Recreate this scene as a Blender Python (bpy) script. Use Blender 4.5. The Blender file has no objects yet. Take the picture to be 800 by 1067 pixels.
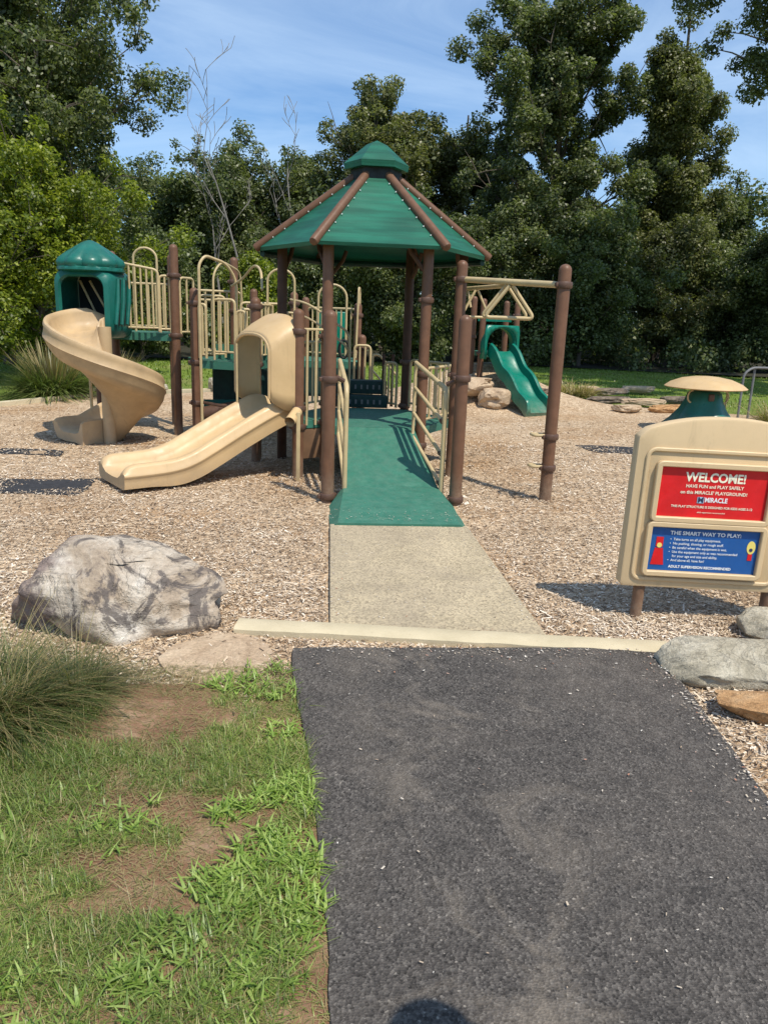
import bpy, bmesh, math, random
import numpy as np
from mathutils import Vector, Matrix, noise as mnoise

random.seed(7)
R = math.radians
SC = bpy.context.scene
COL = SC.collection
PI = math.pi

# ------------------------------------------------------------------ camera model
F, PITCH, ROLL, YAW, EYE = 800.0, R(14.3), R(2.1), R(4.7), 1.5
_c, _s = math.cos, math.sin
def ray(px, py):
    dx, dy = px - 400, py - 533.5
    x = dx*_c(ROLL) + dy*_s(ROLL); y = -dx*_s(ROLL) + dy*_c(ROLL)
    fw = F*_c(PITCH) - y*_s(PITCH); up = -(F*_s(PITCH) + y*_c(PITCH))
    return (x*_c(YAW) + fw*_s(YAW), -x*_s(YAW) + fw*_c(YAW), up)
def gp(px, py, z=0.0):
    r = ray(px, py); t = (z - EYE)/r[2]
    return (r[0]*t, r[1]*t)
def dp(px, py, Y):
    r = ray(px, py); t = Y/r[1]
    return (r[0]*t, EYE + r[2]*t)

cam_d = bpy.data.cameras.new('camera'); cam = bpy.data.objects.new('camera', cam_d); COL.objects.link(cam)
R0 = Vector((_c(YAW), -_s(YAW), 0)); D0 = Vector((-_s(PITCH)*_s(YAW), -_s(PITCH)*_c(YAW), -_c(PITCH)))
FWD = Vector((_s(YAW)*_c(PITCH), _c(YAW)*_c(PITCH), -_s(PITCH)))
right = R0*_c(ROLL) - D0*_s(ROLL); up = -(R0*_s(ROLL) + D0*_c(ROLL))
M = Matrix((right, up, -FWD)).transposed().to_4x4(); M.translation = (0, 0, EYE)
cam.matrix_world = M
cam_d.sensor_fit = 'HORIZONTAL'; cam_d.sensor_width = 36; cam_d.lens = 36
cam_d.clip_start = 0.05; cam_d.clip_end = 2000
SC.camera = cam
SC.render.resolution_x, SC.render.resolution_y = 767, 1024
SC.view_settings.view_transform = 'Standard'; SC.view_settings.look = 'None'; SC.view_settings.exposure = 0

# ------------------------------------------------------------------ materials
def nodes(name):
    m = bpy.data.materials.new(name); m.use_nodes = True
    nt = m.node_tree; nt.nodes.clear()
    out = nt.nodes.new('ShaderNodeOutputMaterial')
    return m, nt, out
def N(nt, typ, **kw):
    n = nt.nodes.new(typ)
    for k, v in kw.items():
        if k in n.inputs: n.inputs[k].default_value = v
        else: setattr(n, k, v)
    return n
def ramp(nt, fac, stops, interp='LINEAR'):
    r = nt.nodes.new('ShaderNodeValToRGB'); cr = r.color_ramp; cr.interpolation = interp
    while len(cr.elements) < len(stops): cr.elements.new(0.5)
    for e, (p, c) in zip(cr.elements, stops):
        e.position = p; e.color = (c[0], c[1], c[2], 1) if not isinstance(c, (int, float)) else (c, c, c, 1)
    nt.links.new(fac, r.inputs['Fac']); return r.outputs['Color']
def mixc(nt, fac, a, b, mode='MIX'):
    m = nt.nodes.new('ShaderNodeMix'); m.data_type = 'RGBA'; m.blend_type = mode
    for sock, v in ((m.inputs[0], fac), (m.inputs[6], a), (m.inputs[7], b)):
        if hasattr(v, 'links') or hasattr(v, 'is_linked'): nt.links.new(v, sock)
        elif isinstance(v, (int, float)): sock.default_value = v
        else: sock.default_value = (v[0], v[1], v[2], 1)
    return m.outputs[2]
def noise(nt, coord, scale, detail=6, rough=.55, dist=0.0):
    n = N(nt, 'ShaderNodeTexNoise'); n.inputs['Scale'].default_value = scale
    n.inputs['Detail'].default_value = detail; n.inputs['Roughness'].default_value = rough
    n.inputs['Distortion'].default_value = dist
    nt.links.new(coord, n.inputs['Vector']); return n.outputs['Fac']
def coords(nt, kind='Object', scale=None):
    t = nt.nodes.new('ShaderNodeTexCoord'); o = t.outputs[kind]
    if scale:
        mp = nt.nodes.new('ShaderNodeMapping'); mp.inputs['Scale'].default_value = scale
        nt.links.new(o, mp.inputs['Vector']); o = mp.outputs['Vector']
    return o
def wpos(nt):
    return nt.nodes.new('ShaderNodeNewGeometry').outputs['Position']
def bump(nt, h, strength, dist=.01, normal=None):
    b = nt.nodes.new('ShaderNodeBump'); b.inputs['Strength'].default_value = strength; b.inputs['Distance'].default_value = dist
    nt.links.new(h, b.inputs['Height'])
    if normal is not None: nt.links.new(normal, b.inputs['Normal'])
    return b.outputs['Normal']
def bsdf(nt, out, color, rough=.5, normal=None, spec=.5, metal=0.0):
    p = nt.nodes.new('ShaderNodeBsdfPrincipled')
    if hasattr(color, 'is_linked'): nt.links.new(color, p.inputs['Base Color'])
    else: p.inputs['Base Color'].default_value = (*color, 1)
    if hasattr(rough, 'is_linked'): nt.links.new(rough, p.inputs['Roughness'])
    else: p.inputs['Roughness'].default_value = rough
    p.inputs['Specular IOR Level'].default_value = spec; p.inputs['Metallic'].default_value = metal
    if normal is not None: nt.links.new(normal, p.inputs['Normal'])
    if out is not None: nt.links.new(p.outputs[0], out.inputs['Surface'])
    return p

def pmat(name, c, var=.25, rough=.5, scale=6, bstr=.0, bscale=60, spec=.4, dust=0.0, dustc=(.45, .38, .28), splash=True):
    """painted / moulded surface: mottled colour, uneven gloss, a little dust on upward faces"""
    m, nt, out = nodes(name); co = wpos(nt)
    f = noise(nt, co, scale, 8, .6)
    lo = tuple(x*(1-var) for x in c); hi = tuple(min(1, x*(1+var)) for x in c)
    col = ramp(nt, f, [(.3, lo), (.7, hi)])
    if dust:
        g = nt.nodes.new('ShaderNodeNewGeometry'); sx = nt.nodes.new('ShaderNodeSeparateXYZ'); nt.links.new(g.outputs['Normal'], sx.inputs[0])
        f2 = noise(nt, co, 14, 8, .7)
        mu = N(nt, 'ShaderNodeMath', operation='MULTIPLY'); nt.links.new(ramp(nt, f2, [(.4, 0.), (.75, 1.)]), mu.inputs[0])
        nt.links.new(ramp(nt, sx.outputs['Z'], [(.0, .25), (.9, 1.)]), mu.inputs[1])
        mu2 = N(nt, 'ShaderNodeMath', operation='MULTIPLY'); nt.links.new(mu.outputs[0], mu2.inputs[0]); mu2.inputs[1].default_value = dust
        col = mixc(nt, mu2.outputs[0], col, dustc)
    if dust and splash:
        sz = nt.nodes.new('ShaderNodeSeparateXYZ'); nt.links.new(co, sz.inputs[0])
        ml = N(nt, 'ShaderNodeMath', operation='MULTIPLY'); nt.links.new(ramp(nt, sz.outputs['Z'], [(.02, .55), (.28, 0.)]), ml.inputs[0]); nt.links.new(ramp(nt, noise(nt, co, 18, 6, .7), [(.3, .2), (.7, 1.)]), ml.inputs[1])
        col = mixc(nt, ml.outputs[0], col, (.36, .28, .20))
        sm = ramp(nt, noise(nt, coords(nt, 'Object', (1, 1, .35)), 9, 9, .75, 1.), [(.56, 0.), (.72, .38)])
        col = mixc(nt, sm, col, tuple(x*.55 for x in c))
    rg = ramp(nt, noise(nt, co, scale*3, 6), [(.25, max(.05, rough-.15)), (.75, min(1, rough+.15))])
    nrm = bump(nt, noise(nt, co, bscale, 4), bstr, .004) if bstr else None
    bsdf(nt, out, col, rg, nrm, spec); return m

def leafmat(name, stops, trans=.42, rough=.5):
    m, nt, out = nodes(name); g = nt.nodes.new('ShaderNodeNewGeometry')
    co = wpos(nt)
    isl = ramp(nt, g.outputs['Random Per Island'], stops)
    cl = noise(nt, co, .7, 3)
    col = mixc(nt, 1.0, isl, ramp(nt, cl, [(.3, (.6, .62, .6)), (.7, (1.25, 1.2, 1.1))]), 'MULTIPLY')
    p = bsdf(nt, None, col, .42, None, .5)
    t = nt.nodes.new('ShaderNodeBsdfTranslucent'); nt.links.new(mixc(nt, 1.0, col, (1.15, 1.3, .6), 'MULTIPLY'), t.inputs['Color'])
    mx = nt.nodes.new('ShaderNodeMixShader'); mx.inputs[0].default_value = trans
    nt.links.new(p.outputs[0], mx.inputs[1]); nt.links.new(t.outputs[0], mx.inputs[2])
    nt.links.new(mx.outputs[0], out.inputs['Surface']); return m

def islandmat(name, stops, rough=.8, vscale=None):
    m, nt, out = nodes(name); g = nt.nodes.new('ShaderNodeNewGeometry')
    col = ramp(nt, g.outputs['Random Per Island'], stops)
    if vscale: col = mixc(nt, 1.0, col, ramp(nt, noise(nt, wpos(nt), vscale, 4), [(.3, (.68, .6, .52)), (.68, (1.12, 1.12, 1.14))]), 'MULTIPLY')
    bsdf(nt, out, col, rough, None, .2); return m

MT = {}
MT['post'] = pmat('brown powder coated steel', (.145, .071, .040), .18, .45, 9, .15, 300, spec=.28, dust=.10)
MT['postshade'] = pmat('brown steel with painted roof shade', (.075, .038, .024), .2, .5, 9, .1, 300, spec=.2)  # darker copy of the post brown: shade under the roof put into the colour
MT['clamp'] = pmat('brown cast clamp', (.10, .054, .036), .2, .5, 20, .2, 200)
MT['tan'] = pmat('tan powder coated tube', (.50, .385, .205), .12, .42, 8, .1, 250, dust=.15)
MT['beige'] = pmat('beige moulded plastic', (.56, .385, .195), .10, .47, 3.5, .12, 180, dust=.35, dustc=(.50, .39, .25))
MT['beige2'] = pmat('weathered beige plastic', (.50, .35, .19), .14, .5, 5, .15, 120, dust=.45, dustc=(.36, .28, .2))
MT['signp'] = pmat('beige sign plastic', (.60, .44, .25), .06, .5, 4, .16, 260, dust=.2, dustc=(.5, .4, .28))
MT['green'] = pmat('green moulded plastic', (.008, .115, .088), .2, .38, 5, .1, 150, dust=.12, dustc=(.15, .2, .16))
MT['wave'] = pmat('bright green slide plastic', (.0, .16, .105), .15, .35, 5, .1, 150, dust=.12, dustc=(.15, .2, .16))
MT['deck'] = pmat('green rubber coated deck', (.034, .150, .102), .14, .6, 10, .12, 350, dust=.35, dustc=(.15, .23, .175), splash=False)
MT['deckdark'] = pmat('dark green step board', (.006, .035, .03), .3, .6, 10, .3, 200)
MT['black'] = pmat('black plastic and painted dark', (.008, .01, .01), .3, .6)
MT['wood'] = pmat('brown side board', (.17, .095, .05), .25, .6, 6, .3, 80)
MT['rubber'] = pmat('black rubber mat', (.03, .03, .033), .4, .85, 30, .5, 200)
MT['grey'] = pmat('grey metal', (.16, .16, .16), .2, .5)
MT['white'] = pmat('white rivet', (.7, .7, .68), .1, .5)
MT['txt'] = pmat('cream lettering', (.86, .80, .62), .05, .5)
MT['txtw'] = pmat('white lettering', (.78, .80, .82), .05, .5)
MT['red'] = pmat('red plaque', (.62, .008, .012), .12, .45, 10, .08, 200, dust=.1, dustc=(.6, .2, .15))
MT['blue'] = pmat('blue plaque', (.008, .085, .30), .12, .45, 10, .08, 200, dust=.1, dustc=(.2, .3, .4))
MT['yellow'] = pmat('pale yellow print', (.75, .62, .16), .1, .5)
MT['lblue'] = pmat('light blue print', (.35, .55, .70), .1, .5)
MT['skin'] = pmat('skin', (.45, .27, .19), .1, .5)
MT['shirt'] = pmat('navy cotton', (.03, .04, .09), .2, .9)
MT['short'] = pmat('khaki cotton', (.25, .2, .13), .2, .9)
MT['bark'] = pmat('grey brown bark', (.11, .088, .068), .45, .9, 4, .9, 22)
MT['bark2'] = pmat('pale dead wood', (.21, .195, .175), .3, .9, 5, .6, 30)

def fabric():
    m, nt, out = nodes('green shade mesh'); co = wpos(nt)
    f = noise(nt, co, 2.2, 4, .5); st = coords(nt, 'Object', (1, 1, 14))
    col = ramp(nt, f, [(.3, (.006, .085, .050)), (.7, (.012, .125, .076))])
    col = mixc(nt, .45, col, mixc(nt, 1.0, col, ramp(nt, noise(nt, st, 1.6, 4), [(.35, .5), (.65, 1.7)]), 'MULTIPLY'))
    nrm = bump(nt, noise(nt, st, 1.2, 2), .35, .02)
    p = bsdf(nt, None, col, .5, nrm, .4)
    t = nt.nodes.new('ShaderNodeBsdfTranslucent'); t.inputs['Color'].default_value = (.02, .07, .05, 1)
    mx = nt.nodes.new('ShaderNodeMixShader'); mx.inputs[0].default_value = .07
    nt.links.new(p.outputs[0], mx.inputs[1]); nt.links.new(t.outputs[0], mx.inputs[2]); nt.links.new(mx.outputs[0], out.inputs['Surface'])
    return m
MT['fabric'] = fabric()

def asphalt():
    m, nt, out = nodes('worn asphalt'); co = wpos(nt)
    v = N(nt, 'ShaderNodeTexVoronoi'); v.inputs['Scale'].default_value = 150; nt.links.new(co, v.inputs['Vector'])
    v2 = N(nt, 'ShaderNodeTexVoronoi'); v2.inputs['Scale'].default_value = 58; nt.links.new(mixc(nt, .012, co, N(nt, 'ShaderNodeTexNoise', Scale=40.).outputs['Color']), v2.inputs['Vector'])
    cell = ramp(nt, v.outputs['Color'], [(0., (.020, .017, .014)), (.3, (.053, .046, .040)), (.65, (.090, .079, .069)), (.9, (.145, .129, .112)), (1., (.34, .30, .25))])
    big = noise(nt, co, 1.1, 6, .6, .6); mid = noise(nt, co, 7, 8, .7)
    col = mixc(nt, 1.0, cell, ramp(nt, mid, [(.3, .75), (.7, 1.25)]), 'MULTIPLY')
    dustf = N(nt, 'ShaderNodeMath', operation='MULTIPLY'); nt.links.new(ramp(nt, big, [(.48, 0.), (.78, .5)]), dustf.inputs[0]); nt.links.new(ramp(nt, mid, [(.35, .2), (.75, 1.)]), dustf.inputs[1])
    col = mixc(nt, dustf.outputs[0], col, (.21, .175, .14))
    # pale worn track up the middle, where feet and wheels carry dust out of the mulch
    sp3 = nt.nodes.new('ShaderNodeSeparateXYZ'); nt.links.new(co, sp3.inputs[0])
    wx = N(nt, 'ShaderNodeMapRange'); wx.inputs['From Min'].default_value = 0; wx.inputs['From Max'].default_value = .55; wx.inputs['To Min'].default_value = 1; wx.inputs['To Max'].default_value = 0
    ax = N(nt, 'ShaderNodeMath', operation='SUBTRACT'); nt.links.new(sp3.outputs['X'], ax.inputs[0]); ax.inputs[1].default_value = .50
    ab = N(nt, 'ShaderNodeMath', operation='ABSOLUTE'); nt.links.new(ax.outputs[0], ab.inputs[0]); nt.links.new(ab.outputs[0], wx.inputs['Value'])
    tr = N(nt, 'ShaderNodeMath', operation='MULTIPLY'); nt.links.new(wx.outputs[0], tr.inputs[0]); nt.links.new(ramp(nt, noise(nt, co, 2.6, 8, .7, .8), [(.50, 0.), (.68, .7)]), tr.inputs[1])
    col = mixc(nt, tr.outputs[0], col, (.27, .225, .175))
    sp = ramp(nt, noise(nt, co, 190, 2), [(.68, 0.), (.74, .6)])
    col = mixc(nt, sp, col, (.34, .31, .27))
    h = N(nt, 'ShaderNodeMath', operation='ADD'); nt.links.new(v.outputs['Distance'], h.inputs[0]); nt.links.new(noise(nt, co, 85, 8, .8), h.inputs[1])
    nrm = bump(nt, h.outputs[0], .75, .005)
    bsdf(nt, out, col, ramp(nt, mid, [(.3, .62), (.7, .85)]), nrm, .35); return m
MT['asphalt'] = asphalt()

def concrete(name, lo, hi, agg=True):
    m, nt, out = nodes(name); co = wpos(nt)
    f = noise(nt, co, 3, 8, .65); col = ramp(nt, f, [(.3, lo), (.72, hi)])
    v = N(nt, 'ShaderNodeTexVoronoi'); v.inputs['Scale'].default_value = 95; nt.links.new(co, v.inputs['Vector'])
    if agg:
        col = mixc(nt, .85, col, mixc(nt, 1.0, col, ramp(nt, v.outputs['Color'], [(0., (.45, .42, .4)), (.5, (.95, .93, .9)), (1., (1.35, 1.3, 1.2))]), 'MULTIPLY'))
        st = ramp(nt, noise(nt, co, 1.6, 6, .7, 1.2), [(.42, 0.), (.7, .55)]); col = mixc(nt, st, col, (.27, .22, .16))
    sp = ramp(nt, noise(nt, co, 60, 6, .8), [(.60, 0.), (.70, .55)]); col = mixc(nt, sp, col, (.20, .165, .12))
    nrm = bump(nt, v.outputs['Distance'] if agg else noise(nt, co, 120, 4), .35, .004)
    bsdf(nt, out, col, .85, nrm, .25); return m
MT['pad'] = concrete('exposed aggregate concrete', (.37, .31, .21), (.50, .42, .29))
MT['curb'] = concrete('pale cast concrete', (.44, .37, .24), (.62, .53, .36), False)

def mulch():
    m, nt, out = nodes('wood chip mulch'); co = wpos(nt)
    nz = N(nt, 'ShaderNodeTexNoise', Scale=14., Detail=4.); nt.links.new(co, nz.inputs['Vector'])
    wc = mixc(nt, .05, co, nz.outputs['Color'])
    vs = []
    for sc in ((58, 22, 30), (20, 62, 30)):
        mp = nt.nodes.new('ShaderNodeMapping'); mp.inputs['Scale'].default_value = sc; mp.inputs['Rotation'].default_value = (0, 0, .5)
        nt.links.new(wc, mp.inputs['Vector'])
        v = N(nt, 'ShaderNodeTexVoronoi'); v.inputs['Scale'].default_value = 1; nt.links.new(mp.outputs[0], v.inputs['Vector']); vs.append(v)
    sel = ramp(nt, noise(nt, co, 25, 2), [(.47, 0.), (.53, 1.)])
    stops = [(0., (.20, .14, .09)), (.3, (.40, .29, .19)), (.7, (.575, .45, .31)), (1., (.75, .63, .475))]
    col = mixc(nt, sel, ramp(nt, vs[0].outputs['Color'], stops), ramp(nt, vs[1].outputs['Color'], stops))
    big = noise(nt, co, .8, 6, .6)
    col = mixc(nt, 1.0, col, ramp(nt, big, [(.30, (.80, .66, .52)), (.52, (1., .96, .92)), (.75, (1.1, 1.08, 1.05))]), 'MULTIPLY')
    h = mixc(nt, sel, vs[0].outputs['Distance'], vs[1].outputs['Distance'])
    nrm = bump(nt, h, .9, .02)
    bsdf(nt, out, col, .9, nrm, .15); return m
MT['mulch'] = mulch()
MT['chips'] = islandmat('loose wood chips', [(0., (.12, .085, .06)), (.2, (.32, .24, .165)), (.45, (.52, .415, .295)), (.8, (.68, .575, .435)), (1., (.85, .78, .66))], .85, .9)

def soil():
    m, nt, out = nodes('bare brown soil'); co = wpos(nt)
    f = noise(nt, co, 5, 9, .65); col = ramp(nt, f, [(.3, (.17, .09, .052)), (.5, (.29, .165, .10)), (.62, (.38, .245, .155)), (.78, (.52, .39, .27))])
    sp = ramp(nt, noise(nt, co, 75, 5, .8), [(.62, 0.), (.70, .8)]); col = mixc(nt, sp, col, (.50, .40, .28))
    h = noise(nt, co, 32, 9, .75)
    bsdf(nt, out, col, .95, bump(nt, h, .9, .02), .1); return m
MT['soil'] = soil()
def lawnm():
    m, nt, out = nodes('far mown lawn'); co = wpos(nt)
    f = noise(nt, co, 9, 8, .75); col = ramp(nt, f, [(.25, (.10, .16, .028)), (.55, (.20, .28, .05)), (.78, (.32, .37, .10))])
    b = noise(nt, co, .5, 5, .6); col = mixc(nt, ramp(nt, b, [(.5, 0.), (.75, .75)]), col, (.32, .27, .13))
    bsdf(nt, out, col, .95, bump(nt, noise(nt, co, 40, 6, .8), .9, .05), .1); return m
MT['lawn'] = lawnm()
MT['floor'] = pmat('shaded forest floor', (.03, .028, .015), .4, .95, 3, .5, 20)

def rockm(name, pal, scale=3.0, dark=.5, bs=1.0, side=None):
    m, nt, out = nodes(name); co = coords(nt, 'Object')
    f = noise(nt, co, scale, 10, .68, .8)
    col = ramp(nt, f, [(.28, pal[0]), (.42, pal[1]), (.55, pal[2]), (.72, pal[3])])
    f2 = noise(nt, co, scale*2.3, 10, .7, 1.5); col = mixc(nt, ramp(nt, f2, [(.50, 0.), (.56, dark)]), col, pal[0])
    cr_ = ramp(nt, noise(nt, co, scale*1.1, 6, .6, 1.6), [(.488, 0.), (.498, 1.), (.502, 1.), (.512, 0.)])
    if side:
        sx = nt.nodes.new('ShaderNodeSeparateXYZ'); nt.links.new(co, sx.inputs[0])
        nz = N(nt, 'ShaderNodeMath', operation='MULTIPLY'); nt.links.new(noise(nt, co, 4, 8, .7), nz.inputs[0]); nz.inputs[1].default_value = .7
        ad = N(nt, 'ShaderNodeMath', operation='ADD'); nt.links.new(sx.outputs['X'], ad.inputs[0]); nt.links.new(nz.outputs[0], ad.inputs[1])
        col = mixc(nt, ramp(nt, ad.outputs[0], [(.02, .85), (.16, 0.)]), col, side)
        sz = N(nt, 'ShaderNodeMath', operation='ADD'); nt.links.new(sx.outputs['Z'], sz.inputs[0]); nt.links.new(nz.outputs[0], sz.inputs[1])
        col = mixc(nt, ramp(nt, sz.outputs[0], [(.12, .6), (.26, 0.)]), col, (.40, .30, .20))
    f3 = noise(nt, co, scale*22, 6, .7); col = mixc(nt, .6, col, mixc(nt, 1.0, col, ramp(nt, f3, [(.3, .6), (.7, 1.35)]), 'MULTIPLY'))
    st = noise(nt, coords(nt, 'Object', (1, 1, 5)), 4, 8, .7, .5)
    h = mixc(nt, .5, f3, st); h = mixc(nt, mixc(nt, .5, cr_, (0, 0, 0)), h, (0, 0, 0))
    bsdf(nt, out, col, .9, bump(nt, h, .8*bs, .03, bump(nt, f, .5, .05)), .2); return m
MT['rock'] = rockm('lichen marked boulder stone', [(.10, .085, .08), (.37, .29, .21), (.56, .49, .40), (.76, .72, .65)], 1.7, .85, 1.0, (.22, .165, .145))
MT['stone'] = rockm('pale grey field stone', [(.20, .18, .14), (.42, .37, .27), (.54, .485, .37), (.64, .59, .47)], 4, .3)
MT['orange'] = rockm('rust brown stone', [(.22, .11, .05), (.42, .23, .10), (.55, .33, .16), (.62, .43, .25)], 4, .25)
MT['tanstone'] = rockm('flat tan stone', [(.28, .19, .12), (.44, .32, .21), (.53, .40, .27), (.60, .48, .34)], 3, .25, .6)
MT['timber'] = rockm('weathered timber', [(.07, .05, .04), (.17, .125, .095), (.25, .20, .15), (.34, .28, .22)], 3, .5)

G_OAK = [(0., (.060, .080, .030)), (.5, (.125, .155, .060)), (1., (.24, .27, .13))]
G_DEEP = [(0., (.065, .090, .034)), (.5, (.135, .175, .065)), (1., (.25, .285, .125))]
G_BRIGHT = [(0., (.085, .13, .016)), (.5, (.20, .25, .028)), (1., (.37, .41, .055))]
G_OLIVE = [(0., (.085, .098, .035)), (.5, (.16, .175, .065)), (1., (.28, .29, .135))]
MT['oak'] = leafmat('oak leaves', G_OAK); MT['deep'] = leafmat('deep green leaves', G_DEEP)
MT['bright'] = leafmat('yellow green leaves', G_BRIGHT, .45); MT['olive'] = leafmat('olive leaves', G_OLIVE)
MT['blade'] = leafmat('grass blades', [(0., (.50, .42, .22)), (.14, (.38, .34, .15)), (.2, (.10, .16, .032)), (.6, (.18, .265, .05)), (1., (.34, .42, .11))], .3)
MT['crab'] = leafmat('crabgrass leaves', [(0., (.17, .27, .045)), (.6, (.29, .42, .085)), (1., (.46, .56, .18))], .35)
MT['tuft'] = leafmat('ornamental grass blades', [(0., (.42, .33, .17)), (.28, (.34, .28, .13)), (.34, (.055, .085, .022)), (.75, (.10, .14, .035)), (1., (.20, .22, .08))], .3)
MT['tuftg'] = leafmat('green ornamental grass', [(0., (.30, .26, .12)), (.12, (.10, .14, .035)), (.6, (.16, .22, .06)), (1., (.28, .33, .12))], .35)
MT['lawnblade'] = leafmat('mown lawn blades', [(0., (.30, .30, .10)), (.2, (.12, .20, .03)), (1., (.26, .36, .07))], .3)
MT['dry'] = leafmat('dry grass blades', [(0., (.45, .36, .20)), (.6, (.36, .29, .14)), (1., (.20, .22, .07))], .3)

# ------------------------------------------------------------------ mesh helpers
class MB:
    def __init__(s): s.v = []; s.f = []; s.mi = []
    def add(s, vs, fs, mi=0):
        b = len(s.v); s.v += [tuple(v) for v in vs]
        s.f += [tuple(b+i for i in f) for f in fs]; s.mi += [mi]*len(fs)
    def box(s, c, size, rz=0, mi=0, bev=0.0, mat=None):
        x, y, z = (d/2 for d in size)
        T = mat if mat is not None else Matrix.Translation(c) @ Matrix.Rotation(rz, 4, 'Z')
        if bev <= 0:
            vs = [T @ Vector((a*x, b*y, d*z)) for a in (-1, 1) for b in (-1, 1) for d in (-1, 1)]
            s.add(vs, [(0, 1, 3, 2), (4, 6, 7, 5), (0, 4, 5, 1), (2, 3, 7, 6), (0, 2, 6, 4), (1, 5, 7, 3)], mi)
        else:
            bm = bmesh.new(); bmesh.ops.create_cube(bm, size=1)
            for v in bm.verts: v.co = Vector((v.co.x*2*x, v.co.y*2*y, v.co.z*2*z))
            bmesh.ops.bevel(bm, geom=bm.edges[:], offset=bev, segments=3, affect='EDGES', profile=.5)
            bm.verts.index_update()
            s.add([T @ v.co for v in bm.verts], [[v.index for v in f.verts] for f in bm.faces], mi); bm.free()
        return s
    def tube(s, pts, r, n=10, cap=True, mi=0, closed=False):
        pts = [Vector(p) for p in pts]; k = len(pts)
        rs = r if isinstance(r, (list, tuple)) else [r]*k
        tang = []
        for i in range(k):
            a = pts[(i-1) % k] if closed else pts[max(0, i-1)]; b = pts[(i+1) % k] if closed else pts[min(k-1, i+1)]
            t = (b-a); tang.append(t.normalized() if t.length > 1e-9 else Vector((0, 0, 1)))
        ref = Vector((0, 0, 1)) if abs(tang[0].z) < .9 else Vector((1, 0, 0))
        nv = (ref - tang[0]*ref.dot(tang[0])).normalized(); vs = []
        for i in range(k):
            if i: nv = (nv - tang[i]*nv.dot(tang[i])); nv = nv.normalized() if nv.length > 1e-6 else tang[i].orthogonal().normalized()
            bn = tang[i].cross(nv)
            for j in range(n):
                a = 2*PI*j/n; vs.append(pts[i] + (nv*math.cos(a) + bn*math.sin(a))*rs[i])
        fs = [(i*n+j, i*n+(j+1) % n, ((i+1) % k)*n+(j+1) % n, ((i+1) % k)*n+j) for i in range(k if closed else k-1) for j in range(n)]
        if cap and not closed: fs += [tuple(range(n-1, -1, -1)), tuple(range((k-1)*n, k*n))]
        s.add(vs, fs, mi); return s
    def lathe(s, prof, c=(0, 0, 0), n=20, mi=0, wob=None):
        vs = []; c = Vector(c)
        for (r, z) in prof:
            for j in range(n):
                a = 2*PI*j/n; rr = r*(wob(a, z) if wob else 1); vs.append(c + Vector((rr*math.cos(a), rr*math.sin(a), z)))
        k = len(prof)
        fs = [(i*n+j, i*n+(j+1) % n, (i+1)*n+(j+1) % n, (i+1)*n+j) for i in range(k-1) for j in range(n)]
        if prof[0][0] > 1e-4: fs.append(tuple(range(n-1, -1, -1)))
        fs.append(tuple(range((k-1)*n, k*n)))
        s.add(vs, fs, mi); return s
    def prism(s, poly, z0, z1, mi=0):
        n = len(poly); z0 = z0 if isinstance(z0, (list, tuple)) else [z0]*n; z1 = z1 if isinstance(z1, (list, tuple)) else [z1]*n
        vs = [(p[0], p[1], z) for p, z in zip(poly, z0)] + [(p[0], p[1], z) for p, z in zip(poly, z1)]
        s.add(vs, [tuple(range(n-1, -1, -1)), tuple(range(n, 2*n))] + [(i, (i+1) % n, n+(i+1) % n, n+i) for i in range(n)], mi); return s
    def grid(s, rows, mi=0, close_u=False):
        k, n = len(rows), len(rows[0]); vs = [p for r in rows for p in r]
        fs = [(i*n+j, i*n+(j+1) % n, (i+1)*n+(j+1) % n, (i+1)*n+j) for i in range(k-1) for j in range(n if close_u else n-1)]
        s.add(vs, fs, mi); return s
    def build(s, name, mat, parent=None, angle=40, smooth=True, solid=0):
        me = bpy.data.meshes.new(name); me.from_pydata(s.v, [], s.f)
        for m in (mat if isinstance(mat, (list, tuple)) else [mat]): me.materials.append(m)
        bm = bmesh.new(); bm.from_mesh(me)
        bmesh.ops.remove_doubles(bm, verts=bm.verts[:], dist=1e-5) if False else None
        bmesh.ops.recalc_face_normals(bm, faces=bm.faces[:]); bm.to_mesh(me); bm.free()
        me.polygons.foreach_set('material_index', s.mi)
        if smooth:
            me.polygons.foreach_set('use_smooth', [True]*len(me.polygons)); me.set_sharp_from_angle(angle=R(angle))
        me.update()
        o = bpy.data.objects.new(name, me); COL.objects.link(o)
        if parent is not None: o.parent = parent
        if solid:
            md = o.modifiers.new('thickness', 'SOLIDIFY'); md.thickness = solid; md.offset = 0
        return o

def tag(o, label=None, cat=None, group=None, kind=None):
    for k, v in (('label', label), ('category', cat), ('group', group), ('kind', kind)):
        if v: o[k] = v
    return o
def thing(name, label, cat, loc=(0, 0, 0), group=None, rz=0):
    o = bpy.data.objects.new(name, None); COL.objects.link(o); o.location = loc; o.rotation_euler.z = rz
    o.empty_display_size = .1
    return tag(o, label, cat, group)
def attach(root, *objs):
    """geometry was written in world space: hang it on the root without moving it"""
    T = Matrix.Translation(root.location) @ Matrix.Rotation(root.rotation_euler.z, 4, 'Z')
    Ti = T.inverted()
    for o in objs:
        o.data.transform(Ti); o.parent = root
        o.data.update()
class Thing:
    def __init__(s, name, label, cat, loc, group=None):
        s.root = thing(name, label, cat, loc, group); s.T = Matrix.Translation(loc).inverted()
    def part(s, mb, name, mat, angle=40, parent=None, **k):
        o = mb.build(name, mat, None, angle, **k); o.data.transform(s.T); o.parent = parent or s.root; o.data.update(); return o

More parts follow.
